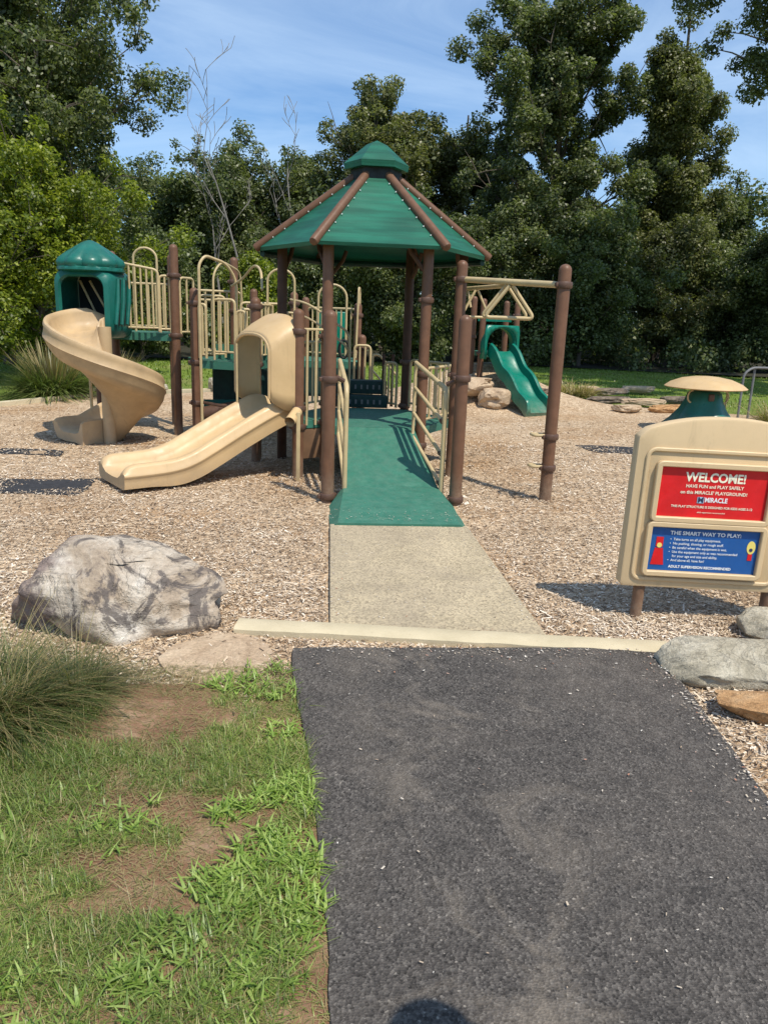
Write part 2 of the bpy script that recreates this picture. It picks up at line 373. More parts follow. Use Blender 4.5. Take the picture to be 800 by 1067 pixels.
def npmesh(name, verts, faces_n, mat, parent=None, smooth=False):
    """verts (N,k,3) -> N separate k-gons"""
    n, k = verts.shape[:2]
    me = bpy.data.meshes.new(name); me.vertices.add(n*k); me.loops.add(n*k); me.polygons.add(n)
    me.vertices.foreach_set('co', np.ascontiguousarray(verts, dtype=np.float32).ravel())
    me.loops.foreach_set('vertex_index', np.arange(n*k, dtype=np.int32))
    me.polygons.foreach_set('loop_start', np.arange(0, n*k, k, dtype=np.int32))
    me.materials.append(mat); me.update(calc_edges=True)
    o = bpy.data.objects.new(name, me); COL.objects.link(o)
    if parent is not None: o.parent = parent
    return o
def npquads(name, V, Fc, mat, parent=None, smooth=False):
    me = bpy.data.meshes.new(name); me.vertices.add(len(V)); me.loops.add(Fc.size); me.polygons.add(len(Fc))
    me.vertices.foreach_set('co', np.ascontiguousarray(V, dtype=np.float32).ravel())
    me.loops.foreach_set('vertex_index', np.ascontiguousarray(Fc, dtype=np.int32).ravel())
    me.polygons.foreach_set('loop_start', np.arange(0, Fc.size, Fc.shape[1], dtype=np.int32))
    if smooth: me.polygons.foreach_set('use_smooth', np.ones(len(Fc), dtype=bool))
    me.materials.append(mat); me.update(calc_edges=True)
    o = bpy.data.objects.new(name, me); COL.objects.link(o)
    if parent is not None: o.parent = parent
    return o

def blades(name, base, length, width, az, lean, droop, mat, parent=None, seg=3, bend_up=1.0):
    """ribbons of grass: arrays of one entry per blade; each blade is one island"""
    n = len(base); t = np.linspace(0, 1, seg+1)
    d = np.stack([np.cos(az), np.sin(az), np.zeros(n)], 1); sd = np.stack([-np.sin(az), np.cos(az), np.zeros(n)], 1)
    V = np.zeros((n, seg+1, 2, 3))
    for i, ti in enumerate(t):
        hor = length*(np.sin(lean)*ti + droop*ti**2*.6); ver = length*(np.cos(lean)*ti - droop*ti**2*.55)
        p = base + d*hor[:, None] + np.array([0, 0, 1])*ver[:, None]
        w = width*(1 - ti**1.6)*.5 + width*.04
        V[:, i, 0] = p - sd*w[:, None]; V[:, i, 1] = p + sd*w[:, None]
    V = V.reshape(n, -1, 3); k = (seg+1)*2
    f = np.array([[2*i, 2*i+1, 2*i+3, 2*i+2] for i in range(seg)])
    Fc = (f[None] + (np.arange(n)*k)[:, None, None]).reshape(-1, 4)
    return npquads(name, V.reshape(-1, 3), Fc, mat, parent, True)

def vnoise(x, y, seed=0, sc=1.0):
    return mnoise.noise(Vector((x*sc+seed*17.3, y*sc-seed*7.1, seed*3.3)))
def cstep(a, b, x): t = min(1, max(0, (x-a)/(b-a))); return t*t*(3-2*t)
def interp(x, pts): return float(np.interp(x, [p[0] for p in pts], [p[1] for p in pts]))

# ------------------------------------------------------------------ ground
def base_z(x, y): return min(.22, max(0, (y-12.2)*.022))
def mound(x, y): return .70*math.exp(-(((x-2.9)/1.35)**2 + ((y-14.15)/.95)**2))
def mulch_z(x, y):
    z = base_z(x, y) + mound(x, y)
    if y < 13: z += .022*vnoise(x, y, 1, 1.1) + .010*vnoise(x, y, 2, 4) - .012 - .03*math.exp(-(((x+2.3)/.45)**2 + ((y-6.75)/.35)**2)) - .02*math.exp(-(((x-.56)/.7)**2 + ((y-5.5)/.2)**2))*(0 if .05 < x < 1.08 else 1)
    if y < 3.7 and x > 1.45: z += .02*cstep(3.7, 3.0, y)*cstep(1.45, 1.8, x)
    return z
BACK = [(-12, 6), (-9, 8.6), (-6, 10.6), (-4.82, 11.9), (-3.96, 13.2), (-2, 14.4), (0, 15), (2, 15.4), (4, 14.6), (5, 14.0), (6.5, 13.6), (9, 12.6), (13, 11)]
FRONT = [(-12, 3.2), (-3, 3.05), (-1.2, 2.9), (-.5, 2.72), (-.15, 2.9), (.0, 3.0), (1.2, 3.0), (1.3, .2), (13, .2)]
def make_ground():
    # a wide sheet to the horizon
    rs = [0, 4, 8, 11, 12, 13, 15, 17, 19, 22, 24, 30, 60, 150, 400, 900]; n = 64
    mb = MB(); rows = []
    for r in rs:
        rows.append([(r*math.cos(2*PI*j/n), r*math.sin(2*PI*j/n), base_z(0, r*math.sin(2*PI*j/n)) - .05) for j in range(n)])
    mb.grid(rows, close_u=True); o = mb.build('ground', MT['lawn'], smooth=True, angle=180); tag(o, kind='structure')
    # forest floor
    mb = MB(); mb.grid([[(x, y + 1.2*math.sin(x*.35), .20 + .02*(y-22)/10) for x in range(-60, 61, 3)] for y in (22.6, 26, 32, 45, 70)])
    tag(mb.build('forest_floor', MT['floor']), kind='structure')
    # the mulch bed
    xs = list(np.arange(-12, -3, .35)) + list(np.arange(-3, 4.5, .09)) + list(np.arange(4.5, 13.01, .35))
    rows = []
    for x in xs:
        y0, y1 = interp(x, FRONT), interp(x, BACK); row = []
        for k in range(131):
            t = (k/130); t = t*.55 + .45*t*t
            y = y0 + (y1-y0)*t + (.06*vnoise(x, 3, 5, 2.0))*(1-t)**8
            row.append((x, y, mulch_z(x, y)))
        rows.append(row)
    mb = MB(); mb.grid(rows); tag(mb.build('mulch_bed', MT['mulch'], angle=180), kind='structure')
    # bare soil under the near grass
    rows = [[(x, y, .004 + .012*vnoise(x, y, 8, 2.0) + .006*vnoise(x, y, 9, 9)) for y in np.arange(-1.5, 3.0 + .06*math.sin(x*9), .06)][:75] for x in np.arange(-5, .2, .06)]
    mb = MB(); mb.grid(rows); tag(mb.build('soil', MT['soil'], angle=180), kind='structure')
make_ground()

LEFT_EDGE = [(-1.5, .06), (1.0, .05), (1.35, .035), (1.6, .03), (2.0, .0), (2.4, -.035), (2.75, -.085), (3.05, -.115), (3.26, -.12)]
def left_edge(y): return interp(y, LEFT_EDGE) + .012*vnoise(y, 0, 3, 6)
def right_edge(y): return interp(y, [(-1.5, 1.15), (2.06, 1.46), (2.8, 1.545), (3.24, 1.575)]) + .006*vnoise(y, 4, 3, 5)
def make_paving():
    ys = list(np.arange(-1.5, 3.27, .04)); rows = []
    for y in ys:
        a, b = left_edge(y), right_edge(y)
        row = [(a-.012, y, -.02), (a, y, .018)] + [(a+(b-a)*k/12, y, .022+.003*vnoise(k*.3, y, 4, 1.5)) for k in range(1, 12)] + [(b, y, .020), (b+.012, y, -.02)]
        rows.append(row)
    mb = MB(); mb.grid(rows); tag(mb.build('asphalt_path', MT['asphalt'], angle=60), kind='structure')
    # curb strip: slightly skewed cast concrete band
    a0, a1 = Vector((-.40, 3.60)), Vector((1.66, 3.335)); n = 60
    nn = Vector((a1.y-a0.y, -(a1.x-a0.x))).normalized()
    rows = []
    for i in range(n+1):
        p = a0.lerp(a1, i/n); w = .135 + .006*vnoise(i*.3, 1, 3, 1)
        p = p + nn*(.004*vnoise(i*.4, 7, 2, 1)); q = p + nn*w
        dz = .003*vnoise(i*.25, 2, 6, 1)
        rows.append([(p.x, p.y, -.03), (p.x, p.y, .022+dz), (p.x+nn.x*.014, p.y+nn.y*.014, .031+dz), (q.x-nn.x*.020, q.y-nn.y*.020, .031+dz), (q.x, q.y, .022+dz), (q.x, q.y, -.03)])
    mb = MB(); mb.grid(rows); k = 6
    mb.f += [tuple(range(5, -1, -1)), tuple(n*k+i for i in range(6))]; mb.mi += [0, 0]
    tag(mb.build('concrete_curb', MT['curb'], angle=35), kind='structure')
    mb = MB(); mb.prism([(.045, 3.545), (1.10, 3.41), (1.065, 5.43), (.055, 5.43)], -.03, .014)
    tag(mb.build('concrete_pad', MT['pad']), kind='structure')
    # pale border between mulch and lawn, far left
    mb = MB(); pts = [(-7.6, 9.35), (-6, 10.62), (-4.82, 11.9), (-3.96, 13.2), (-2.9, 13.95), (-1.6, 14.65), (0, 15.05)]
    rows = []
    for i, p in enumerate(pts):
        a = Vector(pts[max(0, i-1)]); b = Vector(pts[min(len(pts)-1, i+1)]); d = (b-a).normalized(); nrm = Vector((-d.y, d.x))
        z = base_z(*p); q = Vector(p)+nrm*.14
        rows.append([(p[0], p[1], z-.1), (p[0], p[1], z+.05), (q.x, q.y, z+.05), (q.x, q.y, z-.1)])
    mb.grid(rows); tag(mb.build('lawn_border', MT['curb']), kind='structure')
make_paving()

# wood chips: real loose pieces over the near bed, the texture carries the rest
def scatter_chips():
    rng = np.random.default_rng(3); P = []
    def region(n, x0, x1, y0, y1): return np.stack([rng.uniform(x0, x1, n), rng.uniform(y0, y1, n)], 1)
    for (d, y0, y1) in ((5600, 2.6, 4.2), (4400, 4.2, 5.6), (2600, 5.6, 7.2), (1300, 7.2, 9.4), (350, 9.4, 12.0)):
        x0, x1 = -.66*y1-.3, .62*y1+.6
        P.append(region(int(d*(x1-x0)*(y1-y0)), x0, x1, y0, y1))
    P.append(region(17000, 1.38, 2.6, 1.2, 3.7))
    P = np.concatenate(P); X, Y = P[:, 0], P[:, 1]
    fr = np.interp(X, [p[0] for p in FRONT], [p[1] for p in FRONT])
    keep = Y > fr - rng.exponential(.17, len(X))*(X < -.0)
    keep &= ~((X > .03) & (X < 1.10) & (Y > 3.5) & (Y < 7.3) & ~(Y > 6.2))          # the pad and ramp stay clear
    le = np.interp(Y, [p[0] for p in LEFT_EDGE], [p[1] for p in LEFT_EDGE])
    ree = np.interp(Y, [-1.5, 2.06, 2.8, 3.24], [1.15, 1.46, 1.545, 1.575])
    keep &= ~((Y < 3.28) & (X > le) & (X < ree + rng.normal(.0, .012, len(X))))
    cy = 3.60 + (X+.4)*(-.265/2.06)
    keep &= ~((X > -.42 + rng.exponential(.03, len(X))) & (X < 1.68 - rng.exponential(.03, len(X))) & (Y > cy-.14) & (Y < cy+.0))
    keep &= ~((Y < 3.3) & (X > le) & (X < ree-.0))
    keep &= ~((X > .16) & (X < .98) & (Y > 6.1) & (Y < 7.4))
    keep &= ~((((X+.47)/.24)**2 + ((Y-3.22)/.24)**2 < 1) & (rng.uniform(0, 1, len(X)) > .12))
    X, Y = X[keep], Y[keep]; n = len(X)
    gx = np.arange(-9, 9.01, .1); gy = np.arange(0, 13, .1)
    Z = np.array([mulch_z(x, y) for x, y in zip(np.round(X, 1), np.round(Y, 1))]) + rng.uniform(.002, .016, n)
    L = np.exp(rng.normal(math.log(.0185), .5, n)); W = np.minimum(L*.6, np.exp(rng.normal(math.log(.0056), .35, n)))
    L *= 1 + .25*np.clip((Y-5)/4, 0, 1); W *= 1 + .5*np.clip((Y-5)/4, 0, 1)
    az = rng.uniform(0, 2*PI, n); tl = rng.normal(0, .2, n); rl = rng.normal(0, .32, n)
    d = np.stack([np.cos(az)*np.cos(tl), np.sin(az)*np.cos(tl), np.sin(tl)], 1)
    s = np.stack([-np.sin(az)*np.cos(rl), np.cos(az)*np.cos(rl), np.sin(rl)], 1)
    c = np.stack([X, Y, Z], 1); a = d*(L/2)[:, None]; b = s*(W/2)[:, None]
    k = rng.uniform(.4, 1, n)[:, None]
    V = np.stack([c-a-b*k, c+a*rng.uniform(.8, 1.1, n)[:, None]-b, c+a+b*k, c-a*.95+b], 1)
    o = npmesh('wood_chips', V, 4, MT['chips']); tag(o, 'loose sun bleached wood chips covering the play area', 'wood chips', kind='stuff')
    # litter blown on to the path, the pad and the curb
    m = 70; X = rng.uniform(0, 1.5, m); Y = rng.uniform(1.2, 3.2, m)
    X = np.concatenate([X, rng.uniform(.1, 1.03, 260), rng.uniform(-.1, 1.5, 60)]); Y = np.concatenate([Y, rng.uniform(3.6, 5.4, 260), rng.uniform(3.0, 3.24, 60)])
    k = 300; yy = rng.uniform(1.9, 3.22, k); X = np.concatenate([X, np.interp(yy, [2.06, 3.24], [1.46, 1.575]) - rng.exponential(.035, k)]); Y = np.concatenate([Y, yy])
    k = 260; xx = rng.uniform(-.1, 1.5, k); X = np.concatenate([X, xx]); Y = np.concatenate([Y, 3.245 - rng.exponential(.05, k)])
    k = 320; yy = rng.uniform(3.6, 5.4, k); sd_ = rng.random(k) < .5; off = rng.exponential(.03, k); X = np.concatenate([X, np.where(sd_, .05 + off, 1.09 - .013*(yy-3.5) - off)]); Y = np.concatenate([Y, yy])
    k = 200; xx = rng.uniform(.05, 1.08, k); X = np.concatenate([X, xx]); Y = np.concatenate([Y, 5.45 + rng.exponential(.14, k)])
    ok = Y < 6.15; X, Y = X[ok], Y[ok]
    m = len(X); Z = np.where(Y > 3.42, .016, .027) + np.where(Y > 5.4, .022 + (Y-5.4)*.094, 0) + rng.uniform(0, .004, m); L = np.minimum(.0125, np.exp(rng.normal(math.log(.008), .45, m))); W = L*rng.uniform(.2, .6, m); az = rng.uniform(0, 2*PI, m)
    d = np.stack([np.cos(az), np.sin(az), rng.normal(0, .1, m)], 1); s = np.stack([-np.sin(az), np.cos(az), rng.normal(0, .1, m)], 1); c = np.stack([X, Y, Z], 1)
    V = np.stack([c-d*(L/2)[:, None]-s*(W/3)[:, None], c+d*(L/2)[:, None]-s*(W/2)[:, None], c+d*(L/2.4)[:, None]+s*(W/2)[:, None], c-d*(L/2)[:, None]+s*(W/2)[:, None]], 1)
    pal = islandmat('bleached litter', [(0., (.30, .22, .15)), (.4, (.5, .42, .32)), (.8, (.68, .64, .57)), (1., (.4, .14, .06))])
    tag(npmesh('chip_litter', V, 4, pal), 'small pale chips and leaf bits blown onto the paving', 'litter', kind='stuff')
scatter_chips()

# ------------------------------------------------------------------ near grass
def near_grass():
    rng = np.random.default_rng(11)
    bare = [(gp(180, 905), .20, .085, .9), (gp(225, 880), .10, .05, .9), (gp(130, 945), .16, .055, .95), (gp(175, 748), .26, .09, 1.), (gp(110, 765), .2, .06, 1.),
            (gp(185, 845), .12, .06, .8), (gp(330, 1040), .06, .16, .8), (gp(300, 760), .1, .05, .8), (gp(260, 690), .35, .10, .6), (gp(150, 700), .4, .12, .55), (gp(320, 880), .07, .05, .9), (gp(150, 1020), .07, .03, .7)]
    def density(x, y):
        d = .80 + 1.0*vnoise(x, y, 21, 3.0) + .8*vnoise(x, y, 22, 8) + .3*cstep(-.5, -1.2, x)
        for (c, rx, ry, st) in bare:
            q = (((x-c[0])/rx)**2 + ((y-c[1])/ry)**2)*(1 + .9*vnoise(x, y, 41, 9) + .6*vnoise(x, y, 42, 22))
            if q < 2.4: d -= st*1.15*(1-cstep(.3, 2.4, q))
        d -= 1.6*cstep(2.62, 2.95, y - .12*vnoise(x, y, 23, 2.5) - .18*cstep(-.5, -.2, x))
        return d
    n = 460000; X = rng.uniform(-3.3, .06, n); Y = rng.uniform(.9, 3.15, n)
    inview = (X > -.66*Y - .1) | ((X > -.66*Y - 1.3) & (rng.uniform(0, 1, n) < .4)); X, Y = X[inview], Y[inview]
    le = np.array([left_edge(y) for y in Y]); ok = X < le - rng.exponential(.006, len(X)) + .006; X, Y = X[ok], Y[ok]
    D = np.array([density(x, y) for x, y in zip(X, Y)]); ok = rng.uniform(0, 1, len(X)) < np.clip(D, .02, 1); X, Y, D = X[ok], Y[ok], D[ok]; n = len(X)
    L = np.exp(rng.normal(math.log(.036), .42, n))*np.clip(.5 + .5*D, .4, 1.15)
    base = np.stack([X, Y, np.full(n, .002)], 1)
    o = blades('lawn_grass', base, L, rng.uniform(.0013, .0034, n), rng.uniform(0, 2*PI, n), np.abs(rng.normal(.75, .4, n)), rng.uniform(.2, .8, n), MT['blade'])
    tag(o, 'patchy sunlit lawn grass beside the asphalt path', 'grass', kind='stuff')
    # straw thatch lying on the bare soil
    n = 52000; X = rng.uniform(-1.9, .04, n); Y = rng.uniform(1.0, 3.1, n); ok = X < np.array([left_edge(y) for y in Y]) + .01; X, Y = X[ok], Y[ok]; n = len(X)
    o = blades('straw_thatch', np.stack([X, Y, rng.uniform(.004, .012, n)], 1), np.exp(rng.normal(math.log(.028), .45, n)), rng.uniform(.0010, .0026, n), rng.uniform(0, 2*PI, n), rng.normal(1.5, .12, n), rng.uniform(0, .1, n), MT['dry'], seg=2)
    tag(o, 'dry straw thatch and dead stems lying on the bare soil', 'thatch', kind='stuff')
    # crabgrass rosettes: broad bright leaves sprawling near the path
    spots = [(gp(290, 930), .21, 120), (gp(300, 890), .15, 70), (gp(240, 930), .12, 45), (gp(320, 960), .08, 30), (gp(300, 825), .12, 70), (gp(330, 840), .06, 30), (gp(245, 850), .07, 28), (gp(140, 1020), .06, 16), (gp(262, 1000), .16, 40),
             (gp(280, 712), .22, 55), (gp(240, 715), .1, 16), (gp(300, 765), .08, 18), (gp(60, 1040), .25, 40), (gp(200, 1040), .2, 36), (gp(80, 860), .25, 28), (gp(170, 985), .1, 20)]
    B, L, W, A, LE, DR = [], [], [], [], [], []
    for (c, r, k) in spots:
        for _ in range(k):
            a = rng.uniform(0, 2*PI); q = r*math.sqrt(rng.uniform(0, 1)); x, y = c[0]+q*math.cos(a), c[1]+q*math.sin(a)*.75
            if x > left_edge(y) + .004: continue
            for _ in range(int(rng.integers(4, 9))):
                B.append((x+rng.normal(0, .012), y+rng.normal(0, .012), rng.uniform(.002, .022))); L.append(rng.uniform(.02, .062)); W.append(rng.uniform(.0040, .0095))
                A.append(rng.uniform(0, 2*PI)); LE.append(abs(rng.normal(.95, .35))); DR.append(rng.uniform(.1, .6))
    o = blades('crabgrass', np.array(B), np.array(L), np.array(W), np.array(A), np.array(LE), np.array(DR), MT['crab'], seg=4)
    tag(o, 'bright broad leaved crabgrass sprawling along the path edge', 'crabgrass', kind='stuff')
    # far lawn: short tufts so the edge reads as grass
    n = 60000; X = rng.uniform(-12, 16, n); Y = 11.5 + 11.5*rng.uniform(0, 1, n)**.8
    bk = np.interp(X, [p[0] for p in BACK], [p[1] for p in BACK]); ok = (Y > bk + rng.uniform(.1, .45, n)); X, Y = X[ok], Y[ok]; n = len(X)
    ok = np.array([vnoise(x, y, 31, .7) + .35 for x, y in zip(X, Y)]) > rng.uniform(-.4, .5, n); X, Y = X[ok], Y[ok]; n = len(X)
    Z = np.clip((Y-12.2)*.022, 0, .22)-.05
    o = blades('far_grass', np.stack([X, Y, Z], 1), rng.uniform(.025, .065, n), rng.uniform(.012, .026, n), rng.uniform(0, 2*PI, n), np.abs(rng.normal(.4, .3, n)), rng.uniform(.1, .6, n), MT['lawnblade'], seg=2)
    tag(o, 'mown grass strip between the mulch and the trees', 'grass', kind='stuff')
near_grass()

def tuft(name, label, loc, n, lmin, lmax, w, lean, mat, spread, seed, seeds=0):
    rng = np.random.default_rng(seed); r = spread*np.sqrt(rng.uniform(0, 1, n)); a = rng.uniform(0, 2*PI, n)
    base = np.stack([r*np.cos(a), r*np.sin(a), np.full(n, -.01)], 1); L = rng.uniform(lmin, lmax, n)
    az = a + rng.normal(0, 1.1, n)
    o = blades(name, base, L, rng.uniform(w*.6, w*1.3, n), az, np.abs(rng.normal(lean, .42, n)), rng.uniform(.25, 1.4, n), mat, seg=6)
    o.location = loc; tag(o, label, 'ornamental grass')
    if seeds:
        m = seeds; a = rng.uniform(0, 2*PI, m); r = spread*np.sqrt(rng.uniform(0, 1, m))*.7
        base = np.stack([r*np.cos(a), r*np.sin(a), np.zeros(m)], 1)
        blades('seed_stalk', base, rng.uniform(lmax*1.0, lmax*1.35, m), np.full(m, w*1.1), a, np.abs(rng.normal(lean*.6, .15, m)), rng.uniform(.1, .4, m), MT['dry'], o, seg=6)
    return o
p = gp(18, 745); tuft('fountain_grass', 'shaggy green and straw grass clump at the left edge beside the boulder', (p[0]-.13, p[1]+.0, 0), 4200, .16, .47, .0036, .8, MT['tuft'], .19, 5, 40)
p = gp(85, 735); tuft('fountain_grass', 'small low straw grass clump against the front of the boulder', (p[0]-.06, p[1]+.1, 0), 900, .12, .30, .0035, .7, MT['tuft'], .12, 6, 60)
tuft('pampas_grass', 'large rounded pale green grass clump behind the spiral slide', (-4.55, 13.35, .0), 3200, .32, .80, .022, .55, MT['tuftg'], .36, 7, 240)
tuft('pampas_grass', 'second green grass clump hidden half behind the spiral slide chute', (-3.75, 14.1, .0), 2200, .3, .72, .022, .55, MT['tuftg'], .3, 8, 140)
tuft('pampas_grass', 'dry straw grass clump behind the right side of the welcome sign', (6.95, 11.2, .0), 1500, .3, .75, .014, .5, MT['dry'], .25, 9)
tuft('pampas_grass', 'dry straw grass tuft by the timber edging left of the mushroom climber', (4.95, 15.2, .1), 900, .2, .5, .018, .5, MT['dry'], .4, 10)

# ------------------------------------------------------------------ rocks
def rock(name, label, loc, dims, mat, seed, rz=0, rough=.22, flat=.0, sub=5, shape=None, cat='rock', tilt=(0, 0)):
    ee = .72 if sub > 4 else .92; sub = max(sub, 5)
    bm = bmesh.new(); bmesh.ops.create_icosphere(bm, subdivisions=sub, radius=1)
    pr = random.Random(seed*97); planes = []
    for _ in range(16):
        n_ = Vector((pr.gauss(0, 1), pr.gauss(0, 1), pr.gauss(0, .8))).normalized(); planes.append((n_, pr.uniform(.80, 1.05)))
    for v in bm.verts:
        p = v.co.normalized(); e = ee
        q = Vector([math.copysign(abs(c)**e, c) for c in p])
        o = Vector((seed*11.3, seed*5.7, seed*2.1))
        d = rough*(mnoise.noise(p*1.1+o) + .55*mnoise.noise(p*2.4+o)) + rough*.6*(.5-abs(mnoise.noise(p*1.9-o))) + rough*.22*mnoise.noise(p*6+o) + rough*.09*mnoise.noise(p*14+o)
        q *= 1 + d
        for n_, dd in planes:
            h_ = q.dot(n_) - dd*(1+.06*mnoise.noise(p*4+o))
            if h_ > 0: q -= n_*h_*.88
        if flat and q.z > flat: q.z = flat + (q.z-flat)*.18
        if shape: q = shape(q)
        v.co = Vector((q.x*dims[0]/2, q.y*dims[1]/2, q.z*dims[2]/2))
    me = bpy.data.meshes.new(name); bm.to_mesh(me); bm.free(); me.materials.append(mat)
    me.polygons.foreach_set('use_smooth', [True]*len(me.polygons)); me.set_sharp_from_angle(angle=R(38))
    o = bpy.data.objects.new(name, me); COL.objects.link(o); o.location = loc; o.rotation_euler = (tilt[0], tilt[1], rz)
    return tag(o, label, cat)
def boulder_shape(q):
    t = (q.x+1)/2
    top = interp(q.x, [(-1.3, .62), (-1.0, .80), (-.55, 1.02), (-.1, 1.0), (.3, .78), (.65, .55), (1.0, .36), (1.3, .28)])
    if q.z > 0: q.z *= top
    w = interp(q.x, [(-1.2, .62), (-.5, .9), (.2, 1.0), (.7, .72), (1.2, .45)]); q.y *= w
    cx = q.x + .35*q.z - .15*q.y                     # a diagonal fold runs down the front
    if q.y < .2 and q.z < .75:
        q.y += .13*math.exp(-((cx-.42)/.12)**2)
        q.y -= .10*math.exp(-((cx-.18)/.16)**2)
        q.y += .10*math.exp(-((cx+.52+.3*q.z)/.12)**2)
    if q.x > .55: q.z += .18*math.exp(-((q.z-.05)/.12)**2)*0
    if q.x > .4 and q.y < .3: q.y += .085*cstep(.4, .7, q.x)*math.exp(-((q.z-.10)/.10)**2)
    return q
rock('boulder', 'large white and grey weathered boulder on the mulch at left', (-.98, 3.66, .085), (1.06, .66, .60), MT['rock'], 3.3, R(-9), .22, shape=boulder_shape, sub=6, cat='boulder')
rock('field_stone', 'pale grey flat topped stone at the right end of the curb', (1.86, 3.04, .045), (.66, .40, .21), MT['stone'], 5.1, R(-10), .20, .5, tilt=(R(9), 0))
rock('field_stone', 'grey stone behind the pale one under the right sign leg', (2.34, 3.36, .06), (.52, .36, .24), MT['stone'], 7.4, R(-30), .24, .5, tilt=(R(8), 0))
rock('field_stone', 'low rust orange stone nearest the path on the right', (1.90, 2.64, .03), (.58, .26, .12), MT['orange'], 9.2, R(-12), .2, .5)
rock('field_stone', 'flat tan slab sunk in the soil in front of the boulder', (-.47, 3.22, -.022), (.50, .50, .11), MT['tanstone'], 12.7, R(12), .18, .4)
rock('field_stone', 'tan rock under the wave slide hood on the mound', (2.56, 13.05, .42), (.6, .5, .34), MT['tanstone'], 14.1, .3, .42, .7, 4)
rock('field_stone', 'pale rock lower on the mound left of the wave slide', (2.86, 12.8, .26), (.62, .42, .36), MT['tanstone'], 15.8, -.2, .42, .7, 4)
rock('field_stone', 'brown rock right of the wave slide foot', (3.85, 13.6, .22), (.42, .4, .36), MT['timber'], 17.3, .9, .42, .7, 4)
rock('field_stone', 'grey stone wall block behind the left slide hood post', (2.95, 14.1, .55), (.7, .5, .6), MT['stone'], 18.2, .1, .2, .6, 4)
rock('field_stone', 'grey border stone at the foot of the left grass clump', (-3.75, 13.55, .1), (.55, .3, .22), MT['stone'], 19.5, .3, .2, .6, 4)
rock('field_stone', 'second grey border stone just right of the first', (-3.1, 14.0, .12), (.6, .3, .24), MT['stone'], 20.5, .3, .2, .6, 4)
rock('field_stone', 'small grey rock on the lawn edge between the tower posts', (-1.95, 14.5, .16), (.4, .35, .42), MT['stone'], 21.5, .3, .2, .6, 4)
logs = [(610, 655, 419, 'dark split log, left end of the nearer edging'), (650, 692, 421, 'pale split log in the middle of the nearer edging'), (640, 668, 427, 'grey block in front of the pale log'),
        (688, 722, 419, 'brown log, right end of the nearer edging'), (676, 712, 427, 'orange brown slab below the right end of the edging'), (602, 622, 409, 'pale flat stone, left end of the farther edging'),
        (618, 650, 411, 'dark log in the farther edging row'), (648, 680, 409, 'tan log at the right of the farther edging row')]
for i, (x0, x1, py, lb) in enumerate(logs):
    a, b = gp(x0, py+4), gp(x1, py+4); w = math.hypot(b[0]-a[0], b[1]-a[1])
    rock('edging_log', lb, ((a[0]+b[0])/2, (a[1]+b[1])/2, base_z(0, a[1])+.08), (w*1.08, .26, .17), MT['orange'] if 'orange' in lb else (MT['tanstone'] if ('pale' in lb or 'tan' in lb) else MT['timber']), 30+i*1.7, math.atan2(b[1]-a[1], b[0]-a[0]), .30, .6, 4, cat='edging')

# black rubber wear mats, half buried in chips
def mat_obj(label, poly, seed):
    rng = random.Random(seed); mb = MB(); n = 14
    P = []
    for i in range(len(poly)):
        a, b = Vector(poly[i]), Vector(poly[(i+1) % len(poly)])
        for k in range(n): q = a.lerp(b, k/n); P.append((q.x+rng.gauss(0, .012), q.y+rng.gauss(0, .012)))
    cx_, cy_ = sum(p[0] for p in poly)/4, sum(p[1] for p in poly)/4; zt_ = [mulch_z(*p) + .0075 for p in P]; mb.prism(P, -.08, zt_); o = mb.build('wear_mat', MT['rubber']); tag(o, label, 'rubber mat', 'black rubber mats sunk in the mulch'); return o
mat_obj('black rubber mat at the foot of the straight slide', [(-2.95, 6.35), (-2.02, 6.35), (-2.05, 6.98), (-3.0, 6.9)], 1)
mat_obj('black rubber mat at the foot of the spiral slide', [(-3.35, 8.05), (-2.72, 8.05), (-2.75, 8.36), (-3.4, 8.34)], 2)
mat_obj('black rubber mat left of the welcome sign by the mushroom', [(3.25, 8.95), (4.3, 8.75), (4.5, 9.35), (3.2, 9.5)], 3)

# ------------------------------------------------------------------ play structure helpers
PR = .0525
def dome_post(mb, x, y, z0, z1, r=PR, lean=(0, 0)):
    prof = [(r, 0), (r, z1-z0-r*.95)] + [(r*math.cos(a), z1-z0-r*.95+r*.95*math.sin(a)) for a in (R(18), R(36), R(54), R(70), R(84))]
    mb.lathe(prof, (x, y, z0), 20)
def post(T, x, y, z0, z1, collars=(), mat='post', r=PR):
    mb = MB(); dome_post(mb, x, y, z0, z1, r); o = T.part(mb, 'post', MT[mat])
    mb = MB(); q = r*1.02; h = .026
    if not collars: return o
    for z in collars:
        mb = MB(); mb.lathe([(q, -h), (q+.011, -h), (q+.016, -h*.6), (q+.016, h*.6), (q+.011, h), (q, h)], (x, y, z), 20)
        for a in (.6, 3.5): mb.box((x+(q+.017)*math.cos(a), y+(q+.017)*math.sin(a), z), (.03, .03, .034), a, bev=.006)
        T.part(mb, 'clamp', MT['clamp'], parent=o)
    return o
def arc(p, q, h, n=12):
    """inverted U standing on p and q"""
    p, q = Vector(p), Vector(q); mid = (p+q)/2; half = (q-p)/2; out = []
    z = max(p.z, q.z); zt = z + h; r = half.length
    for i in range(n+1):
        a = PI - PI*i/n; out.append(Vector((mid.x + half.x*math.cos(a), mid.y + half.y*math.cos(a), zt - r*.9 + r*.9*math.sin(a))))
    return [p] + out + [q]
def rounded(pts, r=.05, k=4):
    pts = [Vector(p) for p in pts]; out = [pts[0]]
    for i in range(1, len(pts)-1):
        a, b, c = pts[i-1], pts[i], pts[i+1]; ra = min(r, (a-b).length*.45, (c-b).length*.45)
        u = b + (a-b).normalized()*ra; w = b + (c-b).normalized()*ra
        for j in range(k+1): t = j/k; out.append(u*(1-t)**2 + b*2*t*(1-t) + w*t*t)
    return out + [pts[-1]]
